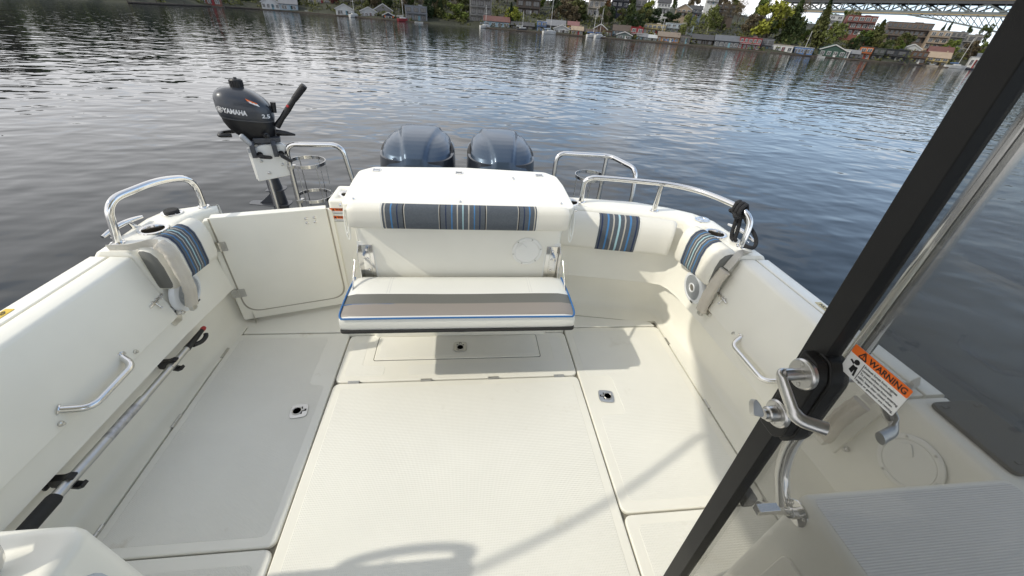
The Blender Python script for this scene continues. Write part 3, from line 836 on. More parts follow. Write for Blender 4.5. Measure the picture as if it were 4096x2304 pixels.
def crown_mesh(kind, seed):
    rn = random.Random(seed); b = MB(); tr = MB()
    def limb(p, q, r0, r1):
        tr.tube([p, Vector(p).lerp(Vector(q), .5) + Vector((rn.uniform(-.03, .03), rn.uniform(-.03, .03), 0)), q], [r0, (r0 + r1) / 2, r1], 6)
    if kind == 'conifer':
        limb((0, 0, -.06), (0, 0, .97), .028, .004)
        for i in range(26):
            h = .08 + .88 * i / 25; rad = .5 * (1 - h) ** .8 * (.75 + .4 * rn.random()) + .02
            for k in range(9):
                a = rn.random() * 6.28
                for q in range(7):
                    f = rn.random() ** .6
                    leaf(b, Vector((math.cos(a + rn.gauss(0, .15)) * rad * f, math.sin(a + rn.gauss(0, .15)) * rad * f, h - .05 * f + rn.gauss(0, .012))), .056, rn, 1.2)
    elif kind in ('round', 'willow'):
        limb((0, 0, -.08), (0.01, 0, .45), .035, .02)
        nl = 17 if kind == 'round' else 13
        lob = []
        for i in range(nl):
            a = rn.random() * 6.28; rr = .34 * rn.random() ** .5; h = rn.uniform(.26, .90) if kind == 'round' else rn.uniform(.35, .92)
            rr *= math.sqrt(max(.15, 1 - ((h - .52) / .5) ** 2))
            lob.append((Vector((math.cos(a) * rr, math.sin(a) * rr, h)), rn.uniform(.085, .16)))
        for c, r_ in lob:
            limb((0.01, 0, .30), c, .012, .004)
            for k in range(85 if kind == 'round' else 55):
                d = Vector((rn.gauss(0, 1), rn.gauss(0, 1), rn.gauss(0, .8))).normalized() * r_ * (.55 + .5 * rn.random())
                leaf(b, c + d, .046, rn, .4)
            if kind == 'willow':
                for k in range(11):
                    a = rn.random() * 6.28; p = c + Vector((math.cos(a) * r_, math.sin(a) * r_, 0)); L = rn.uniform(.12, .38)
                    for q in range(7):
                        leaf(b, p + Vector((rn.gauss(0, .012), rn.gauss(0, .012), -L * q / 6)), .032, rn)
    else:  # bare, twiggy crown
        limb((0, 0, -.08), (0, 0, .6), .02, .010)
        for i in range(24):
            a = rn.random() * 6.28; h = rn.uniform(.45, 1.0); rr = rn.uniform(.08, .42) * math.sqrt(max(.1, 1 - ((h - .62) / .5) ** 2))
            q = Vector((math.cos(a) * rr, math.sin(a) * rr, h)); limb((0, 0, rn.uniform(.2, .55)), q, .008, .003)
            for k in range(26):
                leaf(b, q + Vector((rn.gauss(0, .06), rn.gauss(0, .06), rn.gauss(0, .06))), .022, rn)
    return b, tr
CROWN = {}
for kind in ('conifer', 'round', 'willow', 'bare'):
    CROWN[kind] = [crown_mesh(kind, 11 * i + len(kind)) for i in range(3)]
tree_cache = {}
def tree(name, label, p, w, h, kind, colr, group=None):
    v = rnd.randrange(3)
    key = (kind, colr, v)
    t = thing(name, label, 'tree', p, rnd.random() * 6.28, group)
    t.scale = (w, w, h)
    if key not in tree_cache:
        cb, tb = CROWN[kind][v]
        c = cb.build('crown', FOL[colr]); k = tb.build('trunk', BARKW if colr == 'birch' else BARK)
        tree_cache[key] = (c, k); c.parent = t; k.parent = t
    else:
        for o in tree_cache[key]:
            q = o.copy(); col.objects.link(q); q.parent = t
    return t

# ---- buildings
PAL = {'rust': (.22, .09, .06), 'white': (.68, .68, .66), 'pblue': (.42, .50, .56), 'ochre': (.42, .37, .20), 'beige': (.34, .30, .25), 'pgrey': (.52, .53, .53), 'tgrey': (.26, .25, .24), 'navy': (.028, .032, .05),
       'mgrey': (.24, .255, .28), 'conc': (.30, .29, .27), 'skyb': (.33, .47, .54), 'dbrown': (.055, .045, .04), 'brown': (.10, .075, .058), 'blue': (.10, .20, .42), 'dgrey': (.07, .07, .072), 'orange': (.58, .30, .05), 'tan': (.40, .31, .22),
       'wood': (.13, .07, .04), 'cream': (.52, .46, .38), 'ggrey': (.15, .19, .18), 'red': (.30, .030, .035), 'yellow': (.58, .46, .19), 'teal': (.20, .36, .42), 'sage': (.36, .43, .39), 'cedar': (.42, .19, .07), 'plank': (.20, .185, .17),
       'slate': (.13, .14, .155), 'bluegrey': (.17, .205, .25), 'green': (.035, .085, .065), 'orange2': (.52, .14, .03), 'dgreen': (.065, .08, .07), 'black': (.025, .03, .038), 'brick': (.22, .075, .06), 'brown2': (.17, .13, .105),
       'grey': (.22, .225, .235), 'redroof': (.155, .068, .055), 'pink': (.24, .115, .11), 'tanroof': (.24, .19, .145), 'greenroof': (.07, .14, .115)}
def pmat(k):
    return mat('paint_' + k, tuple(c * .72 for c in PAL[k]), .75, vary=.12, vscale=1.2, bump=('noise', 3, .02))
WINF = mat('window_trim', (.46, .46, .45), .6)
WIND = mat('dark_window_trim', (.06, .055, .05), .6)
WING = mat('window_glass', (.018, .022, .026), .08, spec=.8)
WOODF = mat('dock_timber', (.075, .06, .048), .9, vary=.2, vscale=2)
wb = MB(); wb.box((0, 0, 0), (1, .06, 1), 0); wb.box((0, -.035, 0), (.84, .03, .84), 1); wb.box((0, -.055, 0), (.05, .02, .84), 0)
win_proto = {}
def house(rec):
    nm, lab, az, r, z0, w, h, sh, wa, ro, rows_, cols_, fl = rec
    p = pol(az, r, z0); t = thing(nm, lab, {'floating_home': 'floating home', 'lake_house': 'house', 'boathouse': 'boathouse', 'apartment_building': 'apartment block', 'houseboat': 'houseboat', 'shed': 'shed'}[nm], p, -R(az) * .85)
    dep = max(2.2, min(6, w * .9))
    def lb(name, m, mb, par=t, bevel=0):
        o = mb.build(name, m); o.parent = par; return o
    rh = 0 if sh == 'box' else min(h * .42, (w if sh == 'gx' else dep) * .30)
    hw = h - rh
    zlow = -.45 if fl else hill_z(az, r - lerp_t(SH, az)) - z0 - 1.5
    zlow = min(zlow, -.1)
    m = MB(); m.box((0, dep / 2, (hw + zlow) / 2), (w, dep, hw - zlow))
    if sh == 'gx':
        m.prism([(-w / 2, 0), (w / 2, 0), (0, rh)], (0, dep, hw - .002), X, Z, dep)
    elif sh == 'gs':
        m.prism([(0, 0), (dep, 0), (dep / 2, rh)], (-w / 2, 0, hw - .002), Y, Z, w)
    lb('wall', pmat(wa), m)
    m = MB(); ov = .18
    if sh == 'box':
        m.box((0, dep / 2, hw + .05), (w + .16, dep + .2, .10))
        if rows_ > 1 and w > 3:
            m.box((w * .2, dep * .6, hw + .22), (w * .18, dep * .25, .30))
    elif sh == 'gx':
        for sg in (-1, 1):
            a = math.atan2(rh, w / 2); L = math.hypot(rh, w / 2) + .25
            m.prism([(0, 0), (L, 0), (L, .09), (0, .09)], (0, dep + ov, hw + rh + .02), Vector((sg * math.cos(a), 0, -math.sin(a))), Vector((sg * math.sin(a), 0, math.cos(a))), (dep + 2 * ov) * (1 if sg > 0 else -1))
    else:
        for sg in (-1, 1):
            a = math.atan2(rh, dep / 2); L = math.hypot(rh, dep / 2) + .28
            m.prism([(0, 0), (L, 0), (L, .09), (0, .09)], (-w / 2 - ov, dep / 2, hw + rh + .02), Vector((0, sg * math.cos(a), -math.sin(a))), Vector((0, sg * math.sin(a), math.cos(a))), (w + 2 * ov) * (1 if sg > 0 else -1))
        m.box((w * .28, dep * .5, hw + rh + .15), (.28, .28, .55))
    roof = lb('roof', pmat(ro), m)
    if sh == 'gx':
        m = MB()
        for sg in (-1, 1):
            a = math.atan2(rh, w / 2); L = math.hypot(rh, w / 2) + .25
            m.prism([(0, -.10), (L, -.10), (L, .10), (0, .10)], (0, -ov - .04, hw + rh + .03), Vector((sg * math.cos(a), 0, -math.sin(a))), Vector((sg * math.sin(a), 0, math.cos(a))), -.05 * sg)
        lb('fascia', WINF if wa != 'dgrey' else pmat('pgrey'), m, roof)
    fh = hw / rows_
    deck = sh != 'gx' and rows_ > 1
    for i in range(rows_):
        for j in range(cols_):
            ww = w / cols_ * (.62 if rnd.random() < .7 else .78); wh = fh * (.55 if i or rows_ == 1 else .62)
            cx_ = -w / 2 + w * (j + .5) / cols_; cz = fh * (i + .52)
            wk = 1 if (wa in ('brown', 'brown2', 'dbrown', 'dgrey', 'black', 'wood', 'conc', 'mgrey', 'tgrey', 'dgreen', 'beige', 'plank') and nm != 'shed') else 0
            if wk not in win_proto:
                win_proto[wk] = wb.build('window', [WIND if wk else WINF, WING]); o = win_proto[wk]
            else:
                o = win_proto[wk].copy(); col.objects.link(o)
            o.parent = t; o.location = (cx_, -.03, cz); o.scale = (ww, 1, wh)
    m = MB(); m.box((w * .12, -.04, fh * .40), (min(.5, w * .16), .08, fh * .76)); lb('door', pmat(('dbrown', 'red', 'white', 'teal')[int(abs(az * 7)) % 4]), m)
    if rows_ > 1 and nm != 'shed':
        for i in range(1, rows_):
            m = MB(); zz = fh * i
            m.box((0, -.35, zz), (w * .92, .66, .07)); m.box((0, -.66, zz + .36), (w * .92, .04, .05)); 
            for k in range(int(w * .92 / .35) + 1):
                m.box((-w * .46 + k * .35, -.66, zz + .18), (.035, .035, .36))
            lb('balcony', pmat('pgrey' if wa in ('red', 'pblue', 'white', 'pgrey') else 'dgrey'), m)
    if fl:
        m = MB(); m.box((0, dep / 2 - .9, -.14), (w + .9, dep + 2.2, .30)); lb('float', WOODF, m)
    return t
BUILD = [
 ('floating_home', 'low rust-walled floating home at the far upper left of the shore', -26.49, 132.3, -0.6, 4.3, 1.8, 'box', 'rust', 'dgrey', 1, 3, 1),
 ('floating_home', 'white floating home with craftsman windows and a shingled gable roof', -21.11, 140.0, -0.6, 4.1, 2.7, 'gx', 'white', 'grey', 1, 4, 1),
 ('floating_home', 'pale blue floating home wing behind the white craftsman gable', -19.37, 139.6, -0.6, 4.3, 2.7, 'gs', 'pblue', 'grey', 1, 2, 1),
 ('lake_house', 'large white and ochre house with tall glass doors on a concrete terrace', -16.21, 149.3, 0.5, 6.4, 4.8, 'box', 'ochre', 'dgrey', 2, 3, 0),
 ('boathouse', 'small white gabled boathouse with an open glass front', -13.7, 134.4, -0.6, 4.3, 2.5, 'gx', 'white', 'grey', 1, 2, 1),
 ('apartment_building', 'beige apartment block with balconies above the white boathouses', -12.68, 152.8, 0.8, 5.3, 5.6, 'box', 'beige', 'dgrey', 3, 3, 0),
 ('boathouse', 'pale grey gabled boathouse with four dark glass doors', -11.08, 132.6, -0.6, 4.2, 2.3, 'gx', 'pgrey', 'grey', 1, 4, 1),
 ('lake_house', 'weathered grey gabled house with a roof deck on the shore', -9.41, 134.5, -0.6, 4.9, 3.3, 'gx', 'tgrey', 'grey', 2, 3, 1),
 ('shed', 'tiny navy gabled shed with white doors and orange chairs', -8.89, 130.2, -0.6, 2.8, 1.5, 'gx', 'navy', 'pgrey', 1, 1, 1),
 ('floating_home', 'modern grey box floating home with a glass sunroom', -5.65, 129.0, -0.6, 5.7, 3.4, 'box', 'mgrey', 'mgrey', 2, 3, 1),
 ('apartment_building', 'tall concrete and glass lakeside building with stacked balconies', 2.01, 132.2, 0.0, 6.1, 7.5, 'box', 'conc', 'conc', 4, 3, 0),
 ('floating_home', 'pale blue floating home under a brick red roof', 4.01, 126.7, -0.6, 7.0, 2.6, 'gs', 'skyb', 'redroof', 1, 4, 1),
 ('floating_home', 'low dark timber floating home surrounded by potted plants', 7.21, 126.0, -0.6, 6.3, 1.8, 'gs', 'dbrown', 'dgrey', 1, 3, 1),
 ('lake_house', 'dark brown hillside house over a terrace', 7.74, 150.8, 2.7, 7.5, 6.3, 'gs', 'brown', 'dgrey', 2, 3, 0),
 ('floating_home', 'narrow bright blue floating home with white bay windows', 9.57, 125.4, -0.6, 2.5, 2.4, 'box', 'blue', 'white', 2, 2, 1),
 ('floating_home', 'dark grey floating home with a shallow roof behind the sailboat', 11.31, 128.0, -0.6, 5.2, 2.9, 'gs', 'dgrey', 'grey', 1, 4, 1),
 ('boathouse', 'white and grey boathouse with an arched gable window', 12.08, 125.1, -0.6, 4.3, 1.9, 'gx', 'pgrey', 'grey', 1, 3, 1),
 ('floating_home', 'orange floating home with a faded pink roof', 13.43, 127.4, -0.6, 3.0, 2.9, 'gs', 'orange', 'pink', 1, 2, 1),
 ('boathouse', 'tan boathouse with a shed roof beside the orange home', 13.98, 124.5, -0.6, 3.1, 1.9, 'gs', 'tan', 'tan', 1, 3, 1),
 ('boathouse', 'open brown timber boathouse sheltering a yellow kayak', 15.62, 125.8, -0.6, 3.4, 1.5, 'gs', 'wood', 'brown', 1, 2, 1),
 ('floating_home', 'brown shingled floating home behind the open boathouse', 16.75, 131.1, -0.6, 3.8, 2.9, 'gx', 'wood', 'brown', 1, 2, 1),
 ('boathouse', 'dark brown boathouse with a wide glazed front', 17.43, 126.2, -0.6, 3.6, 1.5, 'box', 'wood', 'brown', 1, 3, 1),
 ('apartment_building', 'cream stepped apartment building on the slope', 15.85, 157.0, 4.1, 5.1, 7.0, 'box', 'cream', 'dgrey', 3, 3, 0),
 ('floating_home', 'tall sky blue floating home with a brown roof', 19.31, 127.6, -0.6, 4.6, 3.0, 'gs', 'skyb', 'brown', 2, 2, 1),
 ('floating_home', 'grey-green gabled cottage in front of the tall sky blue home', 19.72, 125.7, -0.6, 4.0, 1.6, 'gx', 'ggrey', 'dgrey', 1, 2, 1),
 ('floating_home', 'deep red box-shaped floating home', 21.1, 128.0, -0.6, 3.3, 2.8, 'box', 'red', 'red', 2, 2, 1),
 ('lake_house', 'long pale yellow two-storey house with a flat roof', 23.01, 136.4, 1.0, 6.0, 2.3, 'box', 'yellow', 'cream', 2, 5, 0),
 ('floating_home', 'turquoise cottage with a white side wall and low grey roof', 21.81, 127.1, -0.6, 2.6, 1.6, 'gs', 'teal', 'grey', 1, 2, 1),
 ('floating_home', 'pale sage cottage next to the turquoise cottage', 22.89, 127.3, -0.6, 3.0, 1.4, 'gs', 'sage', 'pgrey', 1, 3, 1),
 ('floating_home', 'orange timber floating home with a big tan roof and blue chairs', 24.88, 127.8, -0.6, 5.5, 2.3, 'gs', 'cedar', 'tanroof', 1, 5, 1),
 ('lake_house', 'pale grey-blue two-storey house with white balcony behind the tan roof', 25.79, 139.1, 1.6, 7.6, 2.3, 'box', 'pblue', 'pgrey', 2, 5, 0),
 ('boathouse', 'grey plank boathouse with two small windows', 26.78, 128.2, -0.6, 2.5, 1.9, 'box', 'plank', 'dgrey', 1, 2, 1),
 ('floating_home', 'wide dark brown floating home with red glazed front', 28.65, 129.6, -0.6, 5.3, 2.4, 'gs', 'dbrown', 'dgrey', 1, 4, 1),
 ('floating_home', 'slate grey floating home with white-trimmed cross gable', 31.29, 129.2, -0.6, 5.8, 2.6, 'gs', 'slate', 'slate', 1, 5, 1),
 ('apartment_building', 'navy apartment house high on the bank', 18.56, 159.6, 5.7, 5.3, 6.4, 'box', 'navy', 'dgrey', 4, 3, 0),
 ('lake_house', 'grey house beside a white tarpaulin on the slope', 20.92, 162.1, 6.3, 3.5, 4.7, 'gx', 'tgrey', 'brown', 2, 2, 0),
 ('lake_house', 'pair of white townhouses with dark windows', 23.51, 160.7, 6.6, 3.9, 3.9, 'gs', 'white', 'dgrey', 2, 4, 0),
 ('lake_house', 'tan gabled house with white trim on the slope', 25.78, 159.2, 6.3, 4.7, 3.1, 'gx', 'tan', 'tanroof', 2, 3, 0),
 ('lake_house', 'grey-blue hillside house right beside the tan gable', 27.08, 161.5, 6.4, 3.7, 2.9, 'gs', 'bluegrey', 'dgrey', 2, 2, 0),
 ('apartment_building', 'dark brown block with deep balconies among birches', 30.1, 160.2, 6.7, 5.6, 3.2, 'box', 'brown', 'brown', 3, 3, 0),
 ('lake_house', 'white hilltop house seen between thin trees', 28.5, 187.9, 11.3, 4.1, 2.7, 'gs', 'white', 'grey', 2, 3, 0),
 ('floating_home', 'two-storey red and pink floating home with white deck rails', 33.64, 129.8, -0.6, 5.0, 2.6, 'box', 'red', 'pink', 2, 5, 1),
 ('floating_home', 'grey annexe attached to the red and pink home', 35.36, 132.0, -0.6, 2.6, 2.6, 'box', 'mgrey', 'grey', 2, 2, 1),
 ('floating_home', 'long white floating home with large white-framed windows', 36.75, 132.5, -0.6, 5.5, 1.6, 'box', 'white', 'cream', 1, 4, 1),
 ('houseboat', 'blue-hulled houseboat with a white window band', 38.98, 134.0, -0.6, 4.0, 1.5, 'box', 'blue', 'pgrey', 1, 6, 1),
 ('floating_home', 'dark green floating home with a broad low gable', 41.54, 138.1, -0.6, 5.5, 2.6, 'gx', 'green', 'greenroof', 1, 4, 1),
 ('boathouse', 'small white arched boathouse near the green gable', 42.75, 138.6, -0.6, 1.3, 1.8, 'box', 'white', 'white', 1, 1, 1),
 ('floating_home', 'dark grey cottage beside the white arched boathouse', 43.45, 140.5, -0.6, 2.0, 1.8, 'gs', 'dgrey', 'grey', 1, 2, 1),
 ('floating_home', 'bright orange stacked floating home', 44.23, 142.5, -0.6, 2.5, 2.7, 'box', 'orange2', 'dgrey', 2, 2, 1),
 ('floating_home', 'dark green and rust floating home right beside the orange one', 45.25, 143.9, -0.6, 2.4, 2.6, 'box', 'dgreen', 'dgrey', 2, 2, 1),
 ('floating_home', 'black modern floating home with one pale picture window', 46.58, 147.1, -0.6, 4.7, 2.6, 'box', 'black', 'black', 2, 2, 1),
 ('lake_house', 'pale grey gabled house behind the black modern home', 47.58, 162.8, 1.4, 3.8, 2.2, 'gx', 'pgrey', 'pgrey', 2, 2, 0),
 ('floating_home', 'brown floating home with white grid windows', 48.37, 153.0, -0.6, 3.1, 2.7, 'box', 'wood', 'brown', 2, 3, 1),
 ('floating_home', 'low tan-roofed floating home with yellow end wall', 49.76, 157.8, -0.6, 4.3, 2.9, 'gs', 'yellow', 'tan', 2, 3, 1),
 ('floating_home', 'brick red roofed home behind the tan-roofed one', 49.64, 163.4, -0.6, 4.8, 4.1, 'gs', 'red', 'redroof', 1, 3, 1),
 ('floating_home', 'blue-grey floating home under a dark hipped roof next to the door frame', 52.83, 170.5, -0.6, 3.8, 3.4, 'gs', 'bluegrey', 'slate', 1, 4, 1),
 ('boathouse', 'white boathouse at the last visible dock beside the door frame', 52.2, 165.8, -0.6, 1.9, 2.5, 'box', 'white', 'pgrey', 1, 2, 1),
 ('apartment_building', 'white and grey balconied apartment house near the bridge', 40.23, 164.8, 5.4, 5.3, 3.7, 'box', 'pgrey', 'grey', 3, 3, 0),
 ('apartment_building', 'brick red apartment building below the bridge', 42.66, 167.8, 4.6, 7.2, 4.8, 'box', 'brick', 'brick', 3, 5, 0),
 ('apartment_building', 'long brown apartment building with three rows of balconies', 46.52, 184.7, 4.0, 10.8, 5.1, 'box', 'brown2', 'brown2', 3, 9, 0),
 ('apartment_building', 'tan and grey corner tower with oval windows', 48.95, 180.3, 2.8, 4.6, 4.6, 'box', 'tan', 'pgrey', 3, 3, 0),
 ('apartment_building', 'grey block partly hidden behind the tan tower', 50.16, 199.2, 3.7, 3.6, 4.3, 'box', 'tgrey', 'grey', 3, 3, 0),
 ('lake_house', 'flat grey concrete house on the far right slope', 51.11, 206.8, 3.8, 4.9, 3.9, 'box', 'conc', 'conc', 2, 3, 0),
]

for rec in BUILD:
    house(rec)
TREES = [
 ('tall dark conifer by the shore left of the sky blue home', 20.01, 139.8, 1.8, 7.2, 4.3, 'conifer', 'dark'),
 ('broad dark evergreen clump above the pale yellow house', 22.37, 146.3, 3.2, 4.0, 6.9, 'round', 'dark'),
 ('yellow-green treetop over the white townhouses', 21.88, 154.3, 5.5, 3.6, 4.1, 'round', 'lime'),
 ('dark spreading tree in front of the tan gabled house', 24.58, 146.8, 3.4, 3.2, 5.9, 'round', 'dark'),
 ('pale green birch standing before the pale grey-blue house', 26.66, 135.2, 1.6, 4.6, 3.9, 'willow', 'birch'),
 ('airy green birch with a white forked trunk', 28.9, 143.8, 2.2, 6.3, 4.8, 'willow', 'birch'),
 ('largest bright yellow-green maple on the shore', 34.83, 140.0, 2.2, 7.8, 8.6, 'round', 'lime'),
 ('dark tall conifer left of the bridge', 37.01, 142.2, 1.2, 9.4, 4.9, 'conifer', 'dark'),
 ('olive conifer in front of the truss bridge', 39.58, 147.2, 1.3, 8.5, 4.8, 'conifer', 'olive'),
 ('narrow dark fir piercing the bridge silhouette', 39.49, 168.2, 7.0, 5.8, 3.4, 'conifer', 'dark'),
 ('light green leaning tree above the dark green home', 41.08, 145.1, 1.7, 4.9, 5.1, 'willow', 'birch'),
 ('bright green weeping willow beside the red roof home', 6.0, 131.3, 0.5, 4.0, 5.2, 'willow', 'lime'),
 ('bushy green tree at the water near the concrete building', -0.97, 132.9, -0.7, 4.9, 6.5, 'round', 'lime2'),
 ('olive leafy tree hiding the bank left of the bushy green one', -3.13, 135.4, -0.8, 6.8, 5.6, 'round', 'olive'),
 ('rust brown cypress between cream and navy buildings', 17.22, 157.3, 5.4, 5.1, 2.3, 'conifer', 'rust'),
 ('maroon-leaved tree beside the beige apartment block', -14.54, 146.2, 1.1, 4.1, 3.0, 'round', 'maroon'),
 ('dark fir cluster left of the craftsman home', -23.71, 149.2, -0.8, 7.0, 5.7, 'conifer', 'dark'),
 ('olive round tree on the slope above the blue houseboat row', 13.74, 142.5, 3.9, 3.6, 7.1, 'round', 'olive'),
 ('brownish bare-crowned tree beside the cream building', 12.27, 140.2, 2.6, 3.8, 5.2, 'round', 'brown'),
 ('dark rounded tree against the sky beside the long brown building', 46.55, 164.2, 2.8, 3.0, 5.8, 'round', 'olive'),
 ('dark conifer left of the long brown apartment building', 44.46, 155.7, 2.2, 5.8, 3.7, 'conifer', 'olive'),
 ('yellow-green tree behind the sailing boat mast', 50.22, 170.4, 1.9, 3.5, 3.4, 'round', 'lime2'),
 ('leafless brown thicket to the left of the last houses', 51.47, 175.2, 2.1, 3.2, 4.0, 'round', 'brown'),
 ('first pointed pine on the skyline under the bridge arch', 48.89, 226.6, 8.2, 3.0, 1.5, 'conifer', 'dark'),
 ('second pointed pine on the skyline under the bridge arch', 49.26, 230.0, 8.4, 3.5, 1.7, 'conifer', 'dark'),
 ('round dark crown on the skyline right of the pines', 50.61, 236.8, 8.0, 2.8, 2.7, 'round', 'dark'),
 ('bushy skyline tree nearest the door frame', 51.69, 239.1, 7.6, 4.2, 4.0, 'round', 'dark'),
 ('dark shrubby tree poking above the brick building', 41.76, 177.2, 7.7, 2.9, 4.4, 'round', 'olive'),
 ('green shrub mass below the brick apartment building', 43.52, 154.5, 2.6, 2.9, 4.8, 'round', 'lime2'),
 ('thin brown tree group right of the birches', 30.2, 146.2, 4.2, 5.2, 4.2, 'bare', 'brown'),
 ('tall thin trees beside the dark brown block', 31.66, 152.5, 4.2, 7.2, 3.8, 'bare', 'brown'),
 ('grey leafless tree on the bank left of the sky blue home', 17.13, 139.2, 2.1, 3.2, 3.9, 'bare', 'brown'),
 ('dark ivy-grown tree on the bank right of the grey box home', -4.08, 133.6, -1.0, 7.2, 4.4, 'round', 'dark'),
]

for lab, az, r, z0, h, w, kind, colr in TREES:
    g = min(z0, hill_z(az, r - lerp_t(SH, az)))
    tree('conifer_tree' if kind == 'conifer' else 'broadleaf_tree', lab, pol(az, r, g), w * 1.25, (h + z0 - g) * 1.08, kind, colr)
# unnamed trees and thickets filling the slope
FILL = [('conifer', 'dark', 'dark conifer among the unnamed woods of the far hillside', 'dark conifers on the far hillside'), ('round', 'dark', 'dark leafy tree in the woods of the far hillside', 'dark leafy trees on the far hillside'),
        ('round', 'olive', 'olive-coloured tree in the woods of the far hillside', 'olive trees on the far hillside'), ('round', 'brown', 'brownish budding tree in the woods of the far hillside', 'brown budding trees on the far hillside'),
        ('bare', 'brown', 'leafless twiggy tree in the woods of the far hillside', 'leafless trees on the far hillside'), ('round', 'lime2', 'fresh green tree in the woods of the far hillside', 'green trees on the far hillside')]
WT = [.16, .15, .25, .18, .09, .17]
cnt = 0; tries = 0
while cnt < 290 and tries < 6000:
    tries += 1
    az = rnd.uniform(-48, 57); s = rnd.choice((rnd.uniform(7, 20), rnd.uniform(20, 50), rnd.uniform(50, 85)))
    k = rnd.choices(range(6), WT)[0]; kind, colr, lab, grp = FILL[k]
    hh = rnd.uniform(3.8, 7.0) if kind != 'conifer' else rnd.uniform(5, 8.5)
    if az < 16 and s > 30: hh *= 1.35
    if az > 38: hh *= .72
    if az > 44 and s > 45: continue
    w = hh * (rnd.uniform(.75, 1.1) if kind != 'conifer' else rnd.uniform(.40, .55))
    r = lerp_t(SH, az) + s; g = hill_z(az, s); bad = False
    for rec in BUILD:
        if abs(az - rec[2]) * math.pi / 180 * r < (w * .45 + rec[5]) / 2:
            bs = rec[3] - lerp_t(SH, rec[2])
            if abs(s - bs) < 3.0: bad = True
            if s < bs and (g + hh - 1.55) / r > (rec[4] + rec[6] * .55 - 1.55) / rec[3]: bad = True
    if bad: continue
    cnt += 1
    tree('conifer_tree' if kind == 'conifer' else 'broadleaf_tree', lab, pol(az, r, g - .2), w, hh, kind, colr, grp)
# undergrowth along the bank: shrubs nobody could count
b = MB(); rn = random.Random(5)
for i in range(1700):
    az = rn.uniform(-50, 58); s = rn.uniform(2.5, 34) if i < 1100 else rn.uniform(30, 80); c0 = pol(az, lerp_t(SH, az) + s, hill_z(az, s))
    rr = rn.uniform(.5, 1.3)
    for k in range(16):
        d = Vector((rn.gauss(0, .6), rn.gauss(0, .6), abs(rn.gauss(0, .55)))) * rr
        leaf(b, c0 + d, .30, rn, .5)
o = b.build('undergrowth', FOL['olive']); tag(o, 'tangled olive undergrowth covering the far bank', 'undergrowth', kind='stuff')

# ---- boats and docks along the far shore
def sailboat(label, az, r, ztop, hull, cover, L=4.2):
    p = pol(az, r, WZ); t = thing('sailboat', label, 'sailboat', p, -R(az) + rnd.uniform(.5, 1.0))
    m = MB(); st = []
    for i in range(9):
        u = i / 8; wv = .62 * math.sin(math.pi * min(1, .18 + u * .82)) ** .7 if u < .97 else .05
        x = -L / 2 + L * u
        st.append([Vector((x, -wv, .62 + .12 * u)), Vector((x, -wv * .75, .05)), Vector((x, 0, -.1)), Vector((x, wv * .75, .05)), Vector((x, wv, .62 + .12 * u))])
    m.loft(st); o = m.build('hull', pmat(hull)); o.parent = t
    m = MB(); m.box((.1, 0, .78), (1.5, .7, .26)); o = m.build('deckhouse', pmat('white'), bevel=.06); o.parent = t
    m = MB(); m.tube([(.25, 0, .6), (.25, 0, ztop - WZ)], .045, 6); m.tube([(.25, 0, (ztop - WZ) * .65), (.25, .45, (ztop - WZ) * .65)], .02, 5); m.tube([(.25, 0, (ztop - WZ) * .65), (.25, -.45, (ztop - WZ) * .65)], .02, 5); o = m.build('mast', mat('mast_paint', (.6, .6, .58), .5)); o.parent = t
    m = MB(); m.tube([(.25, 0, 1.15), (-1.7, 0, 1.10)], [.12, .09], 8); o = m.build('sail_cover', pmat(cover)); o.parent = t
    m = MB()
    for q in ((-L / 2, 0, .7), (L / 2, 0, .75)):
        m.tube([(.25, 0, ztop - WZ - .1), q], .012, 4)
    o = m.build('stay_wire', mat('wire_grey', (.3, .3, .3), .5)); o.parent = t
for a in (('white sloop moored beside the small white boathouse', -12.75, 130, 4.5, 'white', 'white', 3.2), ('little red-hulled sailboat by the modern grey box home', -7.3, 127, 5.4, 'red', 'white', 3.0), ('white sailboat tied up below the concrete and glass building', 2.6, 124.5, 4.2, 'white', 'mgrey', 3.4),
          ('dark sailing boat with a bare mast by the potted-plant home', 7.13, 123, 3.7, 'dgrey', 'white', 3.2), ('white sailboat facing out near the bright blue home', 10.6, 119.5, 6.4, 'white', 'pblue', 4.2), ('sailboat with a blue sail cover left of its taller neighbour', 15.9, 121, 5.5, 'white', 'blue', 3.6), ('taller sailboat beside the blue sail cover', 16.7, 121.5, 5.6, 'white', 'blue', 3.6),
          ('sailboat hidden behind the pale sage cottage, only the mast showing', 23.9, 131, 4.7, 'white', 'white', 3.4), ('grey sailboat moored behind the long white home', 38.9, 136, 4.4, 'pgrey', 'white', 3.4), ('large white sailboat with leaning rigging close to the door frame', 51.2, 158, 5.6, 'white', 'blue', 5.0)):
    sailboat(*a)
def skiff(name, label, az, r, L, c, cabin, cat):
    p = pol(az, r, WZ); t = thing(name, label, cat, p, -R(az) + .15)
    m = MB(); st = []
    for i in range(8):
        u = i / 7; wv = L * .16 * math.sin(math.pi * min(1, .2 + u * .8)) ** .7 if u < .97 else .03
        x = -L / 2 + L * u; st.append([Vector((x, -wv, .10 * L + .05 * u)), Vector((x, -wv * .7, 0)), Vector((x, wv * .7, 0)), Vector((x, wv, .10 * L + .05 * u))])
    m.loft(st); o = m.build('hull', pmat(c)); o.parent = t
    m = MB()
    if cabin:
        m.box((-.1, 0, .13 * L), (L * .38, L * .2, .16 * L)); o = m.build('cabin', pmat('white'), bevel=.05); o.parent = t
        m = MB(); m.box((-.1, 0, .15 * L), (L * .384, L * .205, .06 * L)); o = m.build('cabin_window', WING); o.parent = t
    else:
        m.lathe([(L * .075, .09 * L), (L * .06, .125 * L)], (0, 0, 0), n=16); o = m.build('cockpit_rim', pmat('dgrey')); o.parent = t
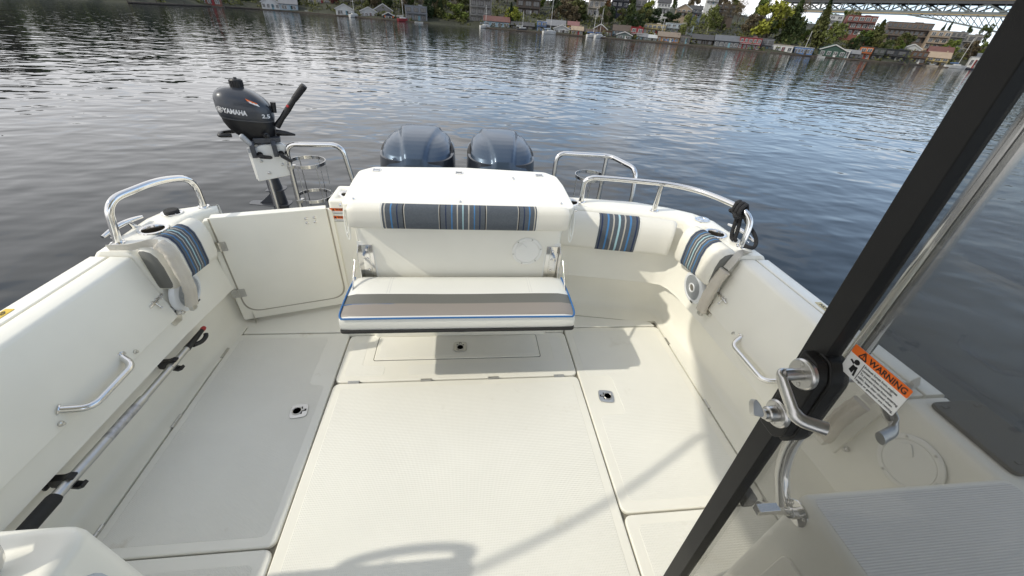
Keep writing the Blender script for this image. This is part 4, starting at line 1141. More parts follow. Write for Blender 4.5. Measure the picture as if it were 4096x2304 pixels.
for a in (('motor_launch', 'white motor launch beside the pale blue wing', -17.6, 139, 2.6, 'white', True, 'motorboat'), ('kayak', 'yellow kayak floating at the open timber boathouse', 15.4, 121.5, 2.5, 'yellow', False, 'kayak'), ('motor_launch', 'small white launch by the dark green home', 40.6, 133.5, 2.4, 'white', True, 'motorboat'),
          ('motor_launch', 'white launch under the dark brown glazed boathouse', 17.35, 122.5, 2.4, 'white', True, 'motorboat'), ('motor_launch', 'white runabout left of the large sailboat', 49.6, 153, 2.6, 'cream', True, 'motorboat'), ('motor_launch', 'dark-hulled launch nearest the door frame', 52.0, 160.5, 2.8, 'navy', True, 'motorboat'), ('kayak', 'white kayak on the deck edge of the grey box home', -5.4, 126.2, 2.2, 'white', False, 'kayak')):
    skiff(*a)
def dock(label, a0, a1, off):
    k = 10; P = [pol(a0 + (a1 - a0) * i / k, lerp_t(SH, a0 + (a1 - a0) * i / k) + off, 0) for i in range(k + 1)]
    t = thing('floating_dock', label, 'dock', P[k // 2] + Z * WZ)
    m = MB(); rr = []
    for i, p in enumerate(P):
        q = p.normalized() * .7
        rr.append([p - q + Z * (WZ + .05), p - q + Z * (WZ + .30), p + q + Z * (WZ + .30), p + q + Z * (WZ + .05)])
    m.loft(rr); m.build('deck_boards', WOODF, t)
    for i in range(0, k + 1, 2):
        m = MB(); m.tube([P[i] + Z * -2, P[i] + Z * (WZ + .75)], .07, 7); m.build('piling', WOODF, t)
dock('long low dock left of the craftsman home', -33, -22.2, 1.0)
dock('low dock carrying the small white and grey boathouses', -18.6, -8.0, -.4)
dock('dock in front of the red-roofed and plant-covered homes', 2.8, 11.4, -.4)
dock('dock joining the row of cottages on the middle shore', 11.6, 24, -.6)
dock('dock in front of the slate and brown floating homes', 24.4, 35.6, -.6)
dock('dock from the long white home to the black modern home', 36, 47.5, -.6)
dock('last dock at the large white sailboat', 47.9, 53.5, -1.0)
def chair(label, az, r, c, grp):
    t = thing('deck_chair', label, 'chair', pol(az, r, WZ + .50), -R(az), grp)
    m = MB(); m.box((0, 0, .16), (.30, .30, .05)); o = m.build('seat', pmat(c)); o.parent = t
    m = MB(); m.box((0, .16, .34), (.30, .05, .38)); o = m.build('backrest', pmat(c)); o.parent = t
    m = MB()
    for q in (-.13, .13):
        m.box((q, -.12, .07), (.04, .04, .14)); m.box((q, .12, .07), (.04, .04, .14))
    o = m.build('leg_frame', pmat(c)); o.parent = t
for i, az in enumerate((24.62, 24.86, 25.42, 25.70)):
    chair('light blue deck chair in front of the orange timber home', az, 126.0, 'blue', 'blue chairs by the timber home')
for az in (-9.3, -8.35):
    chair('orange deck chair beside the tiny navy shed', az, 128.6, 'orange2', 'orange chairs by the navy shed')

# ---- double-deck truss bridge
br = thing('truss_bridge', 'grey double-deck steel truss bridge crossing high above the far right shore', 'bridge', (236, 212, 0))
P0 = Vector((196.4, 301.8, 0)); P1 = Vector((266.8, 132.9, 0)); bd_ = (P1 - P0).normalized(); bnrm = Vector((-bd_.y, bd_.x, 0)); BL = (P1 - P0).length
SGREY = mat('bridge_steel', (.115, .135, .14), .6, vary=.15, vscale=.3)
SDARK = mat('bridge_deck', (.055, .06, .068), .8, vary=.15, vscale=.3)
RUSTL = mat('deck_edge', (.34, .26, .14), .8)
def bpt(s, off, z): return P0 + bd_ * s + bnrm * off + Z * z
def bar(m, a, b_, r): m.tube([a, b_], r, 4)
zl0, zl1, zu0, zu1 = 18.0, 19.4, 22.3, 23.5
ext = 60; s0_ = 20
m = MB(); m.loft([[bpt(s, o_, z) for o_, z in ((-5, zl0 + .4), (5, zl0 + .4), (5, zl1), (-5, zl1))] for s in (s0_, BL + ext)]); m.build('lower_deck', SGREY, br)
m = MB(); m.loft([[bpt(s, o_, z) for o_, z in ((-5.6, zu0), (5.6, zu0), (5.6, zu1 + .1), (-5.6, zu1 + .1))] for s in (s0_, BL + ext)]); m.build('upper_deck', SDARK, br)
m = MB()
for off in (-5.3, 5.3):
    m.loft([[bpt(s, off + o_, z) for o_, z in ((-.15, zl0), (.15, zl0), (.15, zl0 + .35), (-.15, zl0 + .35))] for s in (s0_, BL + ext)])
    m.loft([[bpt(s, off * 1.09 + o_, z) for o_, z in ((-.1, zu1 + .1), (.1, zu1 + .1), (.1, zu1 + .4), (-.1, zu1 + .4))] for s in (s0_, BL + ext)])
m.build('deck_edge_rail', RUSTL, br)
m = MB()
for off in (-5.4, 5.4):
    m.loft([[bpt(s, off + o_, z) for o_, z in ((-.1, zu1 + .8), (.1, zu1 + .8), (.1, zu1 + 2.2), (-.1, zu1 + 2.2))] for s in (s0_, BL + ext)])
m.build('parapet', SDARK, br)
step = 6.0
for off in (-5, 5):
    m = MB(); s = s0_; k = 0
    while s < BL + ext:
        bar(m, bpt(s, off, zl1), bpt(s, off, zu0), .30)
        a_, c_ = (zl1, zu0) if k % 2 else (zu0, zl1)
        bar(m, bpt(s, off, a_), bpt(s + step, off, c_), .38)
        s += step; k += 1
    m.build('truss_web', SGREY, br)
m = MB(); prev = None
for i in range(15):
    u = i / 14; s = 88 + u * 75; z = zl0 - .4 - 13 * u ** 1.2
    for off in (-5, 5):
        q = bpt(s, off, z)
        m.tube([q, bpt(s, off, zl0)], .16, 4)
        if prev:
            bar(m, bpt(*prev[:1], off, prev[1]), q, .40); bar(m, bpt(prev[0], off, zl0), q, .14)
    prev = (s, z)
m.build('arch_chord', SGREY, br)
m = MB()
for off in (-3.5, 3.5):
    m.tube([bpt(62, off, 2), bpt(62, off, zl0 + .3)], .9, 8)
m.build('bridge_pier', mat('pier_concrete', (.30, .29, .27), .9, vary=.1, vscale=.5), br)
# ================================================================== THINGS ON THE BOAT
def seam_row(b, pts, r=0.0011):
    b.tube(pts, r, 5)

# ---- fold-down bench
bench = thing('fold_down_bench', 'fold-down bench seat with cream, taupe and grey vinyl and blue piping', 'bench', (-.015, 1.5, .36))
sec = [(1.660, .380), (1.668, .400), (1.667, .432), (1.655, .449), (1.62, .456), (1.497, .458), (1.424, .457), (1.366, .453), (1.346, .448), (1.339, .439), (1.336, .42), (1.336, .390), (1.341, .374)]
smat = [0, 0, 0, 0, 0, 2, 1, 1, 0, 0, 0, 0, 0]
smat_dark = 2
b = MB()
xs = [-.545, -.535, -.50, -.40, -.25, -.1, .05, .2, .36, .46, .503, .513]
for i in range(len(xs) - 1):
    pass
rings = []
for i, x in enumerate(xs):
    e = min(abs(x - xs[0]), abs(x - xs[-1]))
    k = 0.0 if e > .03 else (1 - e / .03)
    sag = 0.004 * math.sin((x + .54) / 1.05 * math.pi * 3)
    rings.append([Vector((x, 1.505 + (y - 1.505) * (1 - .03 * k), z - (.012 * k if z > .43 else 0) + (sag * .4 if z > .45 else 0))) for y, z in sec])
n = len(sec); o = len(b.v)
for r_ in rings:
    b.v += [tuple(p) for p in r_]
for i in range(len(rings) - 1):
    for j in range(n):
        j2 = (j + 1) % n
        b.f.append([o + i * n + j, o + i * n + j2, o + (i + 1) * n + j2, o + (i + 1) * n + j]); b.m.append({5: 2, 6: 1, 7: 1}.get(j, 0))
b.f.append(list(range(o, o + n))); b.m.append(0)
b.f.append(list(range(o + (len(rings) - 1) * n, o + len(rings) * n))); b.m.append(0)
seat = b.build('seat_cushion', [VINYLW, VGREY, VGREY2], bench, smooth=50)
b = MB()
front = [(-.542, 1.655, .446), (-.546, 1.53, .450), (-.546, 1.40, .447), (-.543, 1.357, .442), (-.53, 1.340, .440), (-.50, 1.337, .441), (-.2, 1.336, .443), (.2, 1.336, .443), (.47, 1.337, .441), (.498, 1.340, .440), (.511, 1.357, .442), (.514, 1.40, .447), (.514, 1.53, .450), (.510, 1.655, .446)]
b.tube(catmull(front, 4), .0042, 7)
b.tube([(-.546, 1.424, .4490), (-.50, 1.422, .4565), (-.34, 1.422, .4570), (-.30, 1.422, .4560)], .0018, 6)
b.build('piping', PIPE, seat)
b = MB()
for x in (-.365, -.353, .318, .330):
    seam_row(b, [(x, 1.66, .4485), (x, 1.62, .4568), (x, 1.503, .4592)])
b.build('stitching', mat('pale_thread', (0.70, 0.70, 0.68), 0.7), seat)
b = MB()
b.prism(rrect(-.550, 1.329, .519, 1.668, .022), (0, 0, .361), X, Y, .014)
b.build('seat_board', RUBBER, bench, bevel=.004)
b = MB()
b.tube(fillet([(-.42, 1.67, .345), (-.42, 1.385, .333), (.40, 1.385, .333), (.40, 1.67, .345)], .06, 7), .0125, 12)
b.tube([(-.018, 1.385, .333), (-.018, 1.67, .345)], .010, 10)
b.tube([(-.032, 1.385, .333), (-.004, 1.385, .333)], .0165, 12)
b.build('seat_frame', CHROME, bench)
for sg, xc in ((-1, -.478), (1, .452)):
    b = MB()
    xo_ = xc + sg * .034
    b.box((xc, 1.694, .50), (.064, .008, .225))
    b.prism([(0, .385), (0, .613), (-.012, .613), (-.045, .59), (-.045, .385)], (xo_, 1.698, 0), Y, Z, .004)
    b.prism([(0, .385), (0, .606), (-.014, .606), (-.014, .385)], (xo_ - sg * .046, 1.698, 0), Y, Z, .004)
    for z in (.585, .535, .47):
        b.lathe([(.007, 0), (.006, .004), (.0005, .006)], (xc + .002, 1.690, z), (0, -1, 0), n=12)
    br = b.build('wall_bracket', CHROME, bench, bevel=.0012)
    b = MB()
    b.box((xc, 1.6985, .503), (.080, .004, .250)); b.build('bracket_pad', MATS['white_abs'], br, bevel=.002)
    b = MB()
    xs_ = xc + sg * .052
    b.prism([(1.655, .548), (1.668, .540), (1.498, .402), (1.485, .410)], (xs_, 0, 0), Y, Z, .004)
    for y, z in ((1.66, .543), (1.493, .406)):
        b.lathe([(.008, 0), (.007, .005), (.0005, .007)], (xs_ + sg * .002, y, z), (sg, 0, 0), n=12)
    b.build('folding_strut', CHROME, bench, bevel=.0008)

# ---- bolster cushions with woven stripe panels
SM = [VINYL, SB_GREY, SB_NAVY, SB_BLUE, SB_CREAM, SB_AQUA, SB_BLACK, VGREY2]
def bolster(name, label, stations, stripes, sec, endcaps=(None, None), group=None):
    """stations: list of (point, inward normal); sec: (d, z) section; stripes: list of (u, material) along 0..1"""
    P = [Vector((p[0], p[1], 0)) for p, _ in stations]
    L = [0]
    for i in range(1, len(P)):
        L.append(L[-1] + (P[i] - P[i - 1]).length)
    T = L[-1]
    def at(u):
        s_ = u * T
        for i in range(1, len(L)):
            if s_ <= L[i] + 1e-9:
                t = (s_ - L[i - 1]) / max(1e-9, L[i] - L[i - 1])
                n0 = Vector((*stations[i - 1][1], 0)); n1 = Vector((*stations[i][1], 0))
                return P[i - 1].lerp(P[i], t), n0.lerp(n1, t).normalized()
        return P[-1], Vector((*stations[-1][1], 0)).normalized()
    us = sorted(set([0, .012, .03, .97, .988, 1] + [u for u, _ in stripes] + [i / 24 for i in range(1, 24) if all(abs(i / 24 - u) > .008 for u, _ in stripes)]))
    rings, ms = [], []
    zc = sum(z for _, z in sec) / len(sec); dc = sum(d for d, _ in sec) / len(sec)
    for u in us:
        p, n = at(u)
        e = min(u, 1 - u) * T
        k = max(0.0, 1 - e / .022)
        sc = 1 - .13 * k * k
        wob = 1 + .02 * math.sin(u * 17)
        rings.append([p + n * (dc + (d - dc) * sc * (wob if d > dc else 1)) + Z * (zc + (z - zc) * sc) for d, z in sec])
    for i in range(len(us) - 1):
        um = (us[i] + us[i + 1]) / 2; m = 0
        for u, mm in stripes:
            if um >= u:
                m = mm
        ms.append(m)
    b = MB(); b.loft(rings, True, True, m=ms, capm=(7 if endcaps[0] else 0, 7 if endcaps[1] else 0))
    c = P[len(P) // 2] + Z * zc
    root = thing(name, label, 'cushion', c, group=group)
    body = b.build('cushion_body', SM, root, smooth=55)
    # welt seams beside the woven panel
    ss = [u for u, m in stripes]
    if ss:
        for u in (ss[0] - .006, ss[-1] + .006):
            p, n = at(u); b = MB()
            b.tube([p + n * (d * 1.003) + Z * z for d, z in sec[1:-1]], .0016, 5)
            b.build('seam', mat('pale_thread', (0.70, 0.70, 0.68), 0.7), root)
    return root, at
# engine-locker backrest
W = [(180, 1), (205, 4), (220, 1), (282, 3), (300, 1), (358, 2), (374, 1), (433, 6), (448, 4), (458, 1), (882, 4), (890, 6), (905, 1), (965, 2), (980, 1), (1040, 3), (1056, 1), (1112, 4), (1126, 1), (1183, 5), (1198, 1), (1256, 4), (1272, 1), (1330, 3), (1345, 1), (1400, 2), (1416, 1), (1473, 6), (1487, 4), (1496, 1), (1903, 4), (1912, 6), (1926, 1), (1980, 2), (1996, 1), (2050, 3), (2066, 1), (2122, 4), (2138, 1), (2155, 0)]
xa, xb = -.515, .492
pa, pb = -.366, .336
st = [((pa + (x - 180) / 1975 * (pb - pa) - xa) / (xb - xa), m) for x, m in W]
sec_b = [(.0, .728), (.045, .724), (.064, .729), (.075, .742), (.078, .775), (.076, .812), (.069, .828), (.055, .836), (.030, .838), (.0, .826)]
bolster('backrest_cushion', 'long cream backrest cushion with wide striped panel on the stern locker', [((xa, 1.70), (0, -1)), ((xb, 1.70), (0, -1))], st, sec_b)
SHORT = [(0, 1), (.05, 2), (.09, 1), (.20, 3), (.245, 1), (.34, 4), (.375, 1), (.475, 5), (.525, 1), (.625, 4), (.66, 1), (.755, 3), (.80, 1), (.91, 2), (.95, 1), (1.0, 0)]
def short(a, c):
    return [(a + (c - a) * u, m) for u, m in SHORT]
sec_s = [(-.03, .480), (.030, .476), (.048, .484), (.057, .505), (.056, .60), (.046, .652), (.024, .680), (-.005, .690), (-.030, .689), (-.038, .68)]
# starboard-quarter pair: along the stern wall and round the side
bolster('bolster_cushion', 'cream bolster cushion with a striped panel under the long curved handrail', [((.505, 2.005), (-.14, -1)), ((.75, 1.955), (-.16, -1)), ((1.0, 1.912), (-.22, -1)), ((1.13, 1.886), (-.35, -1)), ((1.195, 1.862), (-.55, -1))], short(.375, .700), [(d, z - (.012 if z > .6 else 0)) for d, z in sec_s if d > -.035])
bolster('bolster_cushion', 'cream bolster cushion curled over the coaming near the black rope', [((1.248, 1.815), (-1, -.32)), ((1.272, 1.74), (-1, -.2)), ((1.290, 1.62), (-1, -.05)), ((1.302, 1.515), (-1, 0))], short(.20, .66), sec_s, endcaps=(False, True))
bolster('bolster_cushion', 'cream bolster cushion with a striped panel beside the stern door', [((-1.296, 1.500), (1, 0)), ((-1.285, 1.60), (1, 0)), ((-1.268, 1.74), (1, -.15)), ((-1.258, 1.805), (1, -.3))], short(.34, .74), [(d * .82, z) for d, z in sec_s], endcaps=(True, False))

# ---- handrails
def flange(b, p, d=(0, 0, 1), r=.026):
    b.lathe([(r, .0005), (r - .001, .004), (r - .010, .006), (r - .011, .002)], p, d, n=24, caps=False)
def rail_thing(name, label, paths, feet, loc, r=.0148, cat='handrail'):
    t = thing(name, label, cat, loc)
    b = MB()
    for p in paths:
        b.tube(p, r, 14)
    b.build('rail_tube', CHROME, t)
    for f in feet:
        b = MB(); flange(b, f); b.build('rail_foot', CHROME, t)
    return t
rail_thing('grab_rail', 'short arched steel handrail standing over the coaming cup holder and cleat', [fillet([(-1.43, 1.563, .68), (-1.402, 1.578, .858), (-1.345, 1.815, .862), (-1.298, 1.955, .825), (-1.296, 1.943, .68)], [0, .07, .12, .09, 0], 9)], [(-1.43, 1.563, .68), (-1.296, 1.943, .68)], (-1.36, 1.75, .68))
rail_thing('grab_rail', 'long curved steel handrail round the far corner with rope tied on', [catmull([(.70, 2.13, .68), (.698, 2.13, .775), (.705, 2.128, .81), (.735, 2.122, .83), (.80, 2.11, .836), (1.0, 2.065, .84), (1.17, 2.005, .845), (1.29, 1.90, .85), (1.365, 1.76, .85), (1.395, 1.68, .845), (1.412, 1.635, .825), (1.418, 1.612, .79), (1.412, 1.595, .72), (1.41, 1.592, .68)], 6), [(1.12, 2.025, .68), (1.122, 2.025, .836)]], [(.70, 2.13, .68), (1.41, 1.592, .68), (1.12, 2.025, .68)], (1.1, 2.0, .68))
PLAT = -.33
rail_thing('platform_rail', 'steel hoop rail on the swim platform beside the small outboard', [fillet([(-1.168, 2.70, PLAT), (-1.160, 2.70, .60), (-1.155, 2.70, .79), (-.805, 2.70, .80), (-.765, 2.70, .52), (-.765, 2.70, PLAT)], [0, .01, .07, .07, .02, 0], 7)], [], (-1.0, 2.7, PLAT), r=.0155)
rail_thing('platform_rail', 'steel corner rail on the swim platform behind the long curved handrail', [fillet([(.648, 2.70, PLAT), (.648, 2.70, .60), (.650, 2.70, .806), (1.04, 2.70, .80), (1.15, 2.46, .785), (1.16, 2.44, .60), (1.16, 2.44, PLAT)], [0, .01, .07, .06, .06, .02, 0], 7), [(1.02, 2.705, .79), (1.02, 2.705, PLAT)]], [], (.9, 2.6, PLAT), r=.0155)
rail_thing('vertical_grab_rail', 'tall upright steel grab rail seen through the door glass', [catmull([(.765, .375, .63), (.762, .40, .668), (.761, .425, .705), (.760, .446, .77), (.760, .452, .85), (.760, .462, 1.1), (.760, .476, 1.5), (.760, .487, 1.88)], 6)], [], (.76, .45, .66), r=.016)

# ---- swim platform
b = MB(); b.prism(rpoly([(-1.35, 2.2), (1.33, 2.2), (1.33, 2.60), (1.12, 2.86), (.60, 2.92), (.60, 2.55), (-.66, 2.55), (-.66, 2.92), (-1.18, 2.86), (-1.35, 2.60)], .04, 4), (0, 0, PLAT - .06), X, Y, .06)
b.build('swim_platform', GEL, boat, bevel=.015)

# ---- mooring cleats on the coaming
def cleat(label, c, d):
    c = Vector(c); d = Vector(d).normalized(); n = Z.cross(d)
    t = thing('mooring_cleat', label, 'cleat', c)
    b = MB()
    pts = catmull([c - d * .10 + Z * .030, c - d * .05 + Z * .038, c + Z * .041, c + d * .05 + Z * .038, c + d * .10 + Z * .030], 5)
    k = len(pts)
    b.tube(pts, [.0065 + .0045 * math.sin(math.pi * i / (k - 1)) for i in range(k)], 12)
    b.build('cleat_horn', CHROME, t)
    b = MB()
    for s_ in (-.032, .032):
        b.tube([c + d * s_ * 1.5 + Z * .001, c + d * s_ + Z * .036], [.013, .008], 12)
    for s_ in (-.036, .036):
        for q in (-.012, .012):
            b.lathe([(.005, 0), (.004, .004), (.0004, .005)], c + d * s_ * 1.6 + n * q + Z * .002, n=8)
    b.build('cleat_foot', CHROME, t)
cleat('chrome mooring cleat outboard of the short arched handrail', (-1.466, 1.665, .675), (.12, 1, 0))
cleat('chrome mooring cleat beside the black rope loop', (1.466, 1.70, .675), (-.12, 1, 0))

# ---- loudspeakers
def speaker(label, c, n):
    c = Vector(c); n = Vector(n).normalized()
    t = thing('loudspeaker', label, 'loudspeaker', c)
    b = MB(); b.lathe([(.094, -.008), (.096, .004), (.092, .013), (.080, .018), (.072, .019), (.070, .014)], c, n, n=48); b.build('speaker_ring', SPKR, t)
    b = MB(); b.lathe([(.0715, .0145), (.05, .018), (.026, .0195), (.026, .012)], c, n, n=48); b.build('speaker_grille', GRILLE, t)
    b = MB(); b.lathe([(.027, .0195), (.026, .023), (.021, .023), (.019, .020)], c, n, n=32, caps=False); b.build('tweeter_ring', SPKR, t)
    b = MB(); b.lathe([(.0205, .0192), (.014, .022), (.0005, .0235)], c, n, n=24); b.build('tweeter_dome', mat('titanium', (0.30, 0.28, 0.25), 0.35, 0.7), t)
    u = Vector((0, 1, 0)); u = (u - n * u.dot(n)).normalized(); v = Z - n * n.z; v.normalize()
    b = MB(); b.prism([(-.011, -.0035), (.011, -.0035), (.011, .0035), (-.011, .0035)], c - v * .078 + u * .030 * (1 if n.x < 0 else -1) * -1 + n * .0185, u, v, .002 if u.cross(v).dot(n) > 0 else -.002); b.build('badge', BLACK, t)
speaker('round white loudspeaker half hidden by the beige strap sleeve next to the stern door', (-1.281, 1.575, .425), (1, -.02, -.09))
speaker('round white loudspeaker below the bolster near the black rope', (1.284, 1.635, .395), (-1, -.02, -.09))

# ---- boat hook in its clips
hook_z = .205
t = thing('boat_hook', 'telescopic boat hook with aluminium shaft, black grip and red tip', 'boat hook', (-1.285, 1.1, hook_z))
b = MB(); b.tube([(-1.283, .74, .222), (-1.283, 1.14, .205)], .0165, 16); b.tube([(-1.283, 1.13, .205), (-1.283, 1.44, .198)], .0135, 16)
b.tube([(-1.283, 1.31, .2015), (-1.283, 1.345, .2005)], .0155, 16); b.build('shaft', ALU, t)
b = MB(); b.tube([(-1.283, .95, .2133), (-1.283, 1.10, .207)], .0168, 16); b.build('worn_sleeve', mat('worn_wrap', (0.42, 0.42, 0.43), 0.35, 0.6, vary=.35, vscale=40, bump=('noise', 60, .003)), t)
b = MB(); b.tube([(-1.283, .42, .235), (-1.283, .60, .228), (-1.283, .735, .222), (-1.283, .745, .222)], [.020, .021, .021, .018], 16); b.build('grip', RUBBER, t)
b = MB(); b.tube([(-1.283, 1.43, .198), (-1.283, 1.46, .197), (-1.283, 1.56, .199)], [.015, .014, .010], 14)
b.tube(catmull([(-1.275, 1.46, .19), (-1.262, 1.50, .178), (-1.258, 1.53, .182), (-1.262, 1.545, .192)], 5), [.010] * 15 + [.005], 10); b.build('hook_head', BLACK, t)
b = MB(); b.lathe([(.0105, 0), (.0115, .012), (.009, .022), (.0005, .027)], (-1.283, 1.557, .199), (0, 1, 0.02), n=16); b.build('tip', RED, t)
def clip(label, y, z, grp='black boat hook clips'):
    t = thing('hook_clip', label, 'clip', (-1.335, y, z), group=grp)
    b = MB()
    b.prism(rpoly([(-.022, -.03), (.022, -.03), (.016, .04), (-.016, .04)], .008, 3), (-1.352, y, z), Y, Z, -.010)
    b.prism([(-.345, .012), (-.300, .014), (-.276, .026), (-.258, .022), (-.262, .012), (-.280, .008), (-.298, -.002), (-.30, -.014), (-.286, -.026), (-.270, -.030), (-.258, -.022), (-.254, -.036), (-.276, -.046), (-.304, -.036), (-.345, -.028)], (-1.0, y + .012, z), X, Z, .024)
    b.build('clip_jaw', BLACK, t, bevel=.003)
    b = MB(); b.lathe([(.006, 0), (.004, .003), (.0005, .004)], (-1.341, y, z + .022), (1, 0, 0), n=10); b.build('clip_screw', STEEL, t)
clip('black plastic clip holding the boat hook near its red tip', 1.335, .205)
clip('black plastic clip holding the boat hook next to its rubber grip', .80, .222)

# ---- canvas strap sleeves on the folding panels
def sleeve(label, pts, w, nrm, strap):
    t = thing('strap_sleeve', label, 'strap', pts[len(pts) // 2])
    nrm = Vector(nrm).normalized()
    P = catmull(pts, 6); k = len(P); rings = []
    for i, p in enumerate(P):
        tg = (P[min(i + 1, k - 1)] - P[max(i - 1, 0)]).normalized()
        s_ = nrm.cross(tg).normalized(); q = tg.cross(s_).normalized()
        fold = 1 + .10 * math.sin(i * .9) + .06 * math.sin(i * 2.3)
        hw = w / 2 * (1 + .05 * math.sin(i * 1.7)); th = .014 * fold
        prof = [(-hw, 0), (-hw * .92, th * .8), (-hw * .45, th * 1.25), (-hw * .1, th * .95), (0.12 * hw, th * 1.1), (hw * .5, th * 1.25), (hw * .93, th * .7), (hw, 0), (hw * .9, -th * .7), (0, -th), (-hw * .9, -th * .7)]
        rings.append([p + s_ * a + q * c_ for a, c_ in prof])
    b = MB(); b.loft(rings, True, True); b.build('sleeve', CANVAS, t, smooth=60)
    b = MB()
    for sg in (1,):
        Q = catmull(strap, 6); rr = []
        for i, p in enumerate(Q):
            tg = (Q[min(i + 1, len(Q) - 1)] - Q[max(i - 1, 0)]).normalized()
            s_ = nrm.cross(tg).normalized(); q = tg.cross(s_).normalized()
            rr.append([p - s_ * .018 - q * .0012, p + s_ * .018 - q * .0012, p + s_ * .018 + q * .0012, p - s_ * .018 + q * .0012])
        b.loft(rr)
    b.build('strap_webbing', mat('pale_webbing', (0.66, 0.63, 0.56), 0.85, bump=('weave', 1500, .0006)), t)
    b = MB(); e = P[-1]; b.box(e + Vector((0, 0, -.012)), (.020, .032, .03)); b.build('strap_end', STEEL, t, bevel=.004)
sleeve('beige canvas strap sleeve hanging across a loudspeaker by the stern door', [(-1.245, 1.520, .700), (-1.215, 1.515, .672), (-1.208, 1.512, .62), (-1.205, 1.512, .54), (-1.21, 1.513, .47), (-1.226, 1.506, .40)], .052, (1, -.25, 0), [(-1.42, 1.50, .688), (-1.35, 1.505, .692), (-1.28, 1.515, .705), (-1.245, 1.52, .702)])
sleeve('beige canvas strap sleeve hanging beside the chrome latch near the black rope', [(1.292, 1.487, .60), (1.280, 1.492, .55), (1.272, 1.497, .48), (1.268, 1.500, .41), (1.270, 1.500, .335)], .056, (-1, -.35, 0), [(1.40, 1.515, .685), (1.345, 1.505, .690), (1.315, 1.492, .66), (1.295, 1.489, .61)])
sleeve('beige canvas strap sleeve behind the door glass above a round plate', [(1.296, .682, .60), (1.285, .688, .55), (1.278, .69, .48), (1.282, .69, .40)], .056, (-1, -.2, 0), [(1.48, .70, .672), (1.40, .68, .674), (1.33, .68, .665), (1.30, .682, .61)])

# ---- black rope on the far handrail
t = thing('mooring_rope', 'black rope knotted to the end of the long curved handrail', 'rope', (1.40, 1.66, .8))
b = MB()
kc = Vector((1.388, 1.690, .846)); axis = Vector((.30, -.85, -.06)).normalized(); uu = axis.orthogonal().normalized(); ww = axis.cross(uu)
hel = []
for i in range(64):
    a = i / 64 * 2 * math.pi * 3.2
    r_ = .027 + .003 * math.sin(a * 2.1)
    hel.append(kc + axis * (-.03 + .06 * i / 63) + uu * math.cos(a) * r_ + ww * math.sin(a) * r_)
b.tube(hel, .0095, 8)
b.tube(catmull([kc + uu * .03, kc + uu * .045 + axis * .025, kc + ww * .04 + axis * .03, kc - uu * .03 + axis * .01, kc - ww * .03 - axis * .02], 6), .011, 8)
b.tube(catmull([kc + Vector((-.01, -.01, -.02)), (1.384, 1.675, .80), (1.383, 1.665, .74), (1.386, 1.655, .70), (1.392, 1.64, .692)], 7), .0095, 8)
b.tube(catmull([kc + Vector((.0, -.02, -.02)), (1.397, 1.665, .80), (1.402, 1.655, .745), (1.40, 1.645, .70), (1.40, 1.63, .692)], 7), .0095, 8)
b.tube(catmull([kc + Vector((.01, -.02, -.01)), (1.425, 1.64, .79), (1.455, 1.60, .75), (1.466, 1.575, .715), (1.452, 1.56, .693), (1.43, 1.565, .692), (1.41, 1.60, .692)], 7), .0095, 8)
b.build('rope_strand', mat('black_rope', (0.018, 0.018, 0.02), 0.85, bump=('noise', 260, .003)), t)

# ---- fender baskets on the platform rails
def basket(label, c0, z0, z1, r, post):
    t = thing('fender_basket', label, 'basket', (c0[0], c0[1], z0))
    for z in (z0, z1):
        b = MB(); n = 40; rr = []
        for i in range(n):
            a = 2 * math.pi * i / n; d = Vector((math.cos(a), math.sin(a), 0)); c = Vector((c0[0], c0[1], z))
            rr.append([c + d * (r - .0015) - Z * .011, c + d * (r + .0015) - Z * .011, c + d * (r + .0015) + Z * .011, c + d * (r - .0015) + Z * .011])
        b.loft(rr, True, False, loop=True); b.build('basket_ring', CHROME, t)
    b = MB()
    for a in (.1, 1.2, 2.3, 3.4, 4.5, 5.5):
        p = Vector((c0[0] + r * math.cos(a), c0[1] + r * math.sin(a), 0))
        b.tube([p + Z * (z0 + .01), p + Z * (z1 - .25)], .0032, 6)
    b.build('basket_wire', CHROME, t)
    b = MB()
    for z in (z0 - .005, z1):
        b.lathe([(.021, -.012), (.021, .012)], (post[0], post[1], z), n=18)
        d = Vector((c0[0] - post[0], c0[1] - post[1], 0)); d.normalize()
        b.box(Vector((post[0], post[1], z)) + d * .026, (.022, .022, .022))
    b.build('rail_clamp', STEEL, t, bevel=.002)
basket('wire fender basket clamped under the small outboard', (-1.085, 2.80), .645, .40, .118, (-1.158, 2.70))
basket('wire fender basket clamped to the corner platform rail', (.955, 2.80), .615, .38, .115, (1.02, 2.705))

# ---- small outboard on its white bracket
mount = thing('motor_bracket', 'white plastic board bracket with rust streaks on steel posts', 'motor bracket', (-1.25, 2.68, PLAT))
bx = Vector((.94, .34, 0)).normalized(); bn = bx.cross(Z)
bo = Vector((-1.365, 2.66, .555))
prof = fillet([(0, 0, 0), (.215, .03, 0), (.215, .235, 0), (0.06, .235, 0), (.0, .19, 0)], [.01, .012, .03, .07, .05], 6)
for k, off in enumerate((0.0, -.034)):
    b = MB(); b.prism([(p.x, p.y) for p in prof], bo + bn * off - bx * (.012 * k) , bx, Z, .027)
    pb_ = b.build('bracket_board', POLY, mount, bevel=.008, seg=3)
b = MB()
for u, v in ((.05, .135), (.165, .105), (.075, .055), (.15, .175)):
    b.lathe([(.010, 0), (.009, .005), (.004, .009), (.0005, .010)], bo + bx * u + Z * v + bn * .0275, bn, n=14)
b.build('board_bolt', STEEL, mount)
b = MB()
b.tube([(-1.318, 2.70, PLAT), (-1.312, 2.69, .62)], .0145, 12); b.build('bracket_post', CHROME, mount)
b = MB(); b.tube([(-1.168, 2.705, .40), (-1.164, 2.705, .60)], .0148, 12); b.build('bracket_post', CHROME, mount)

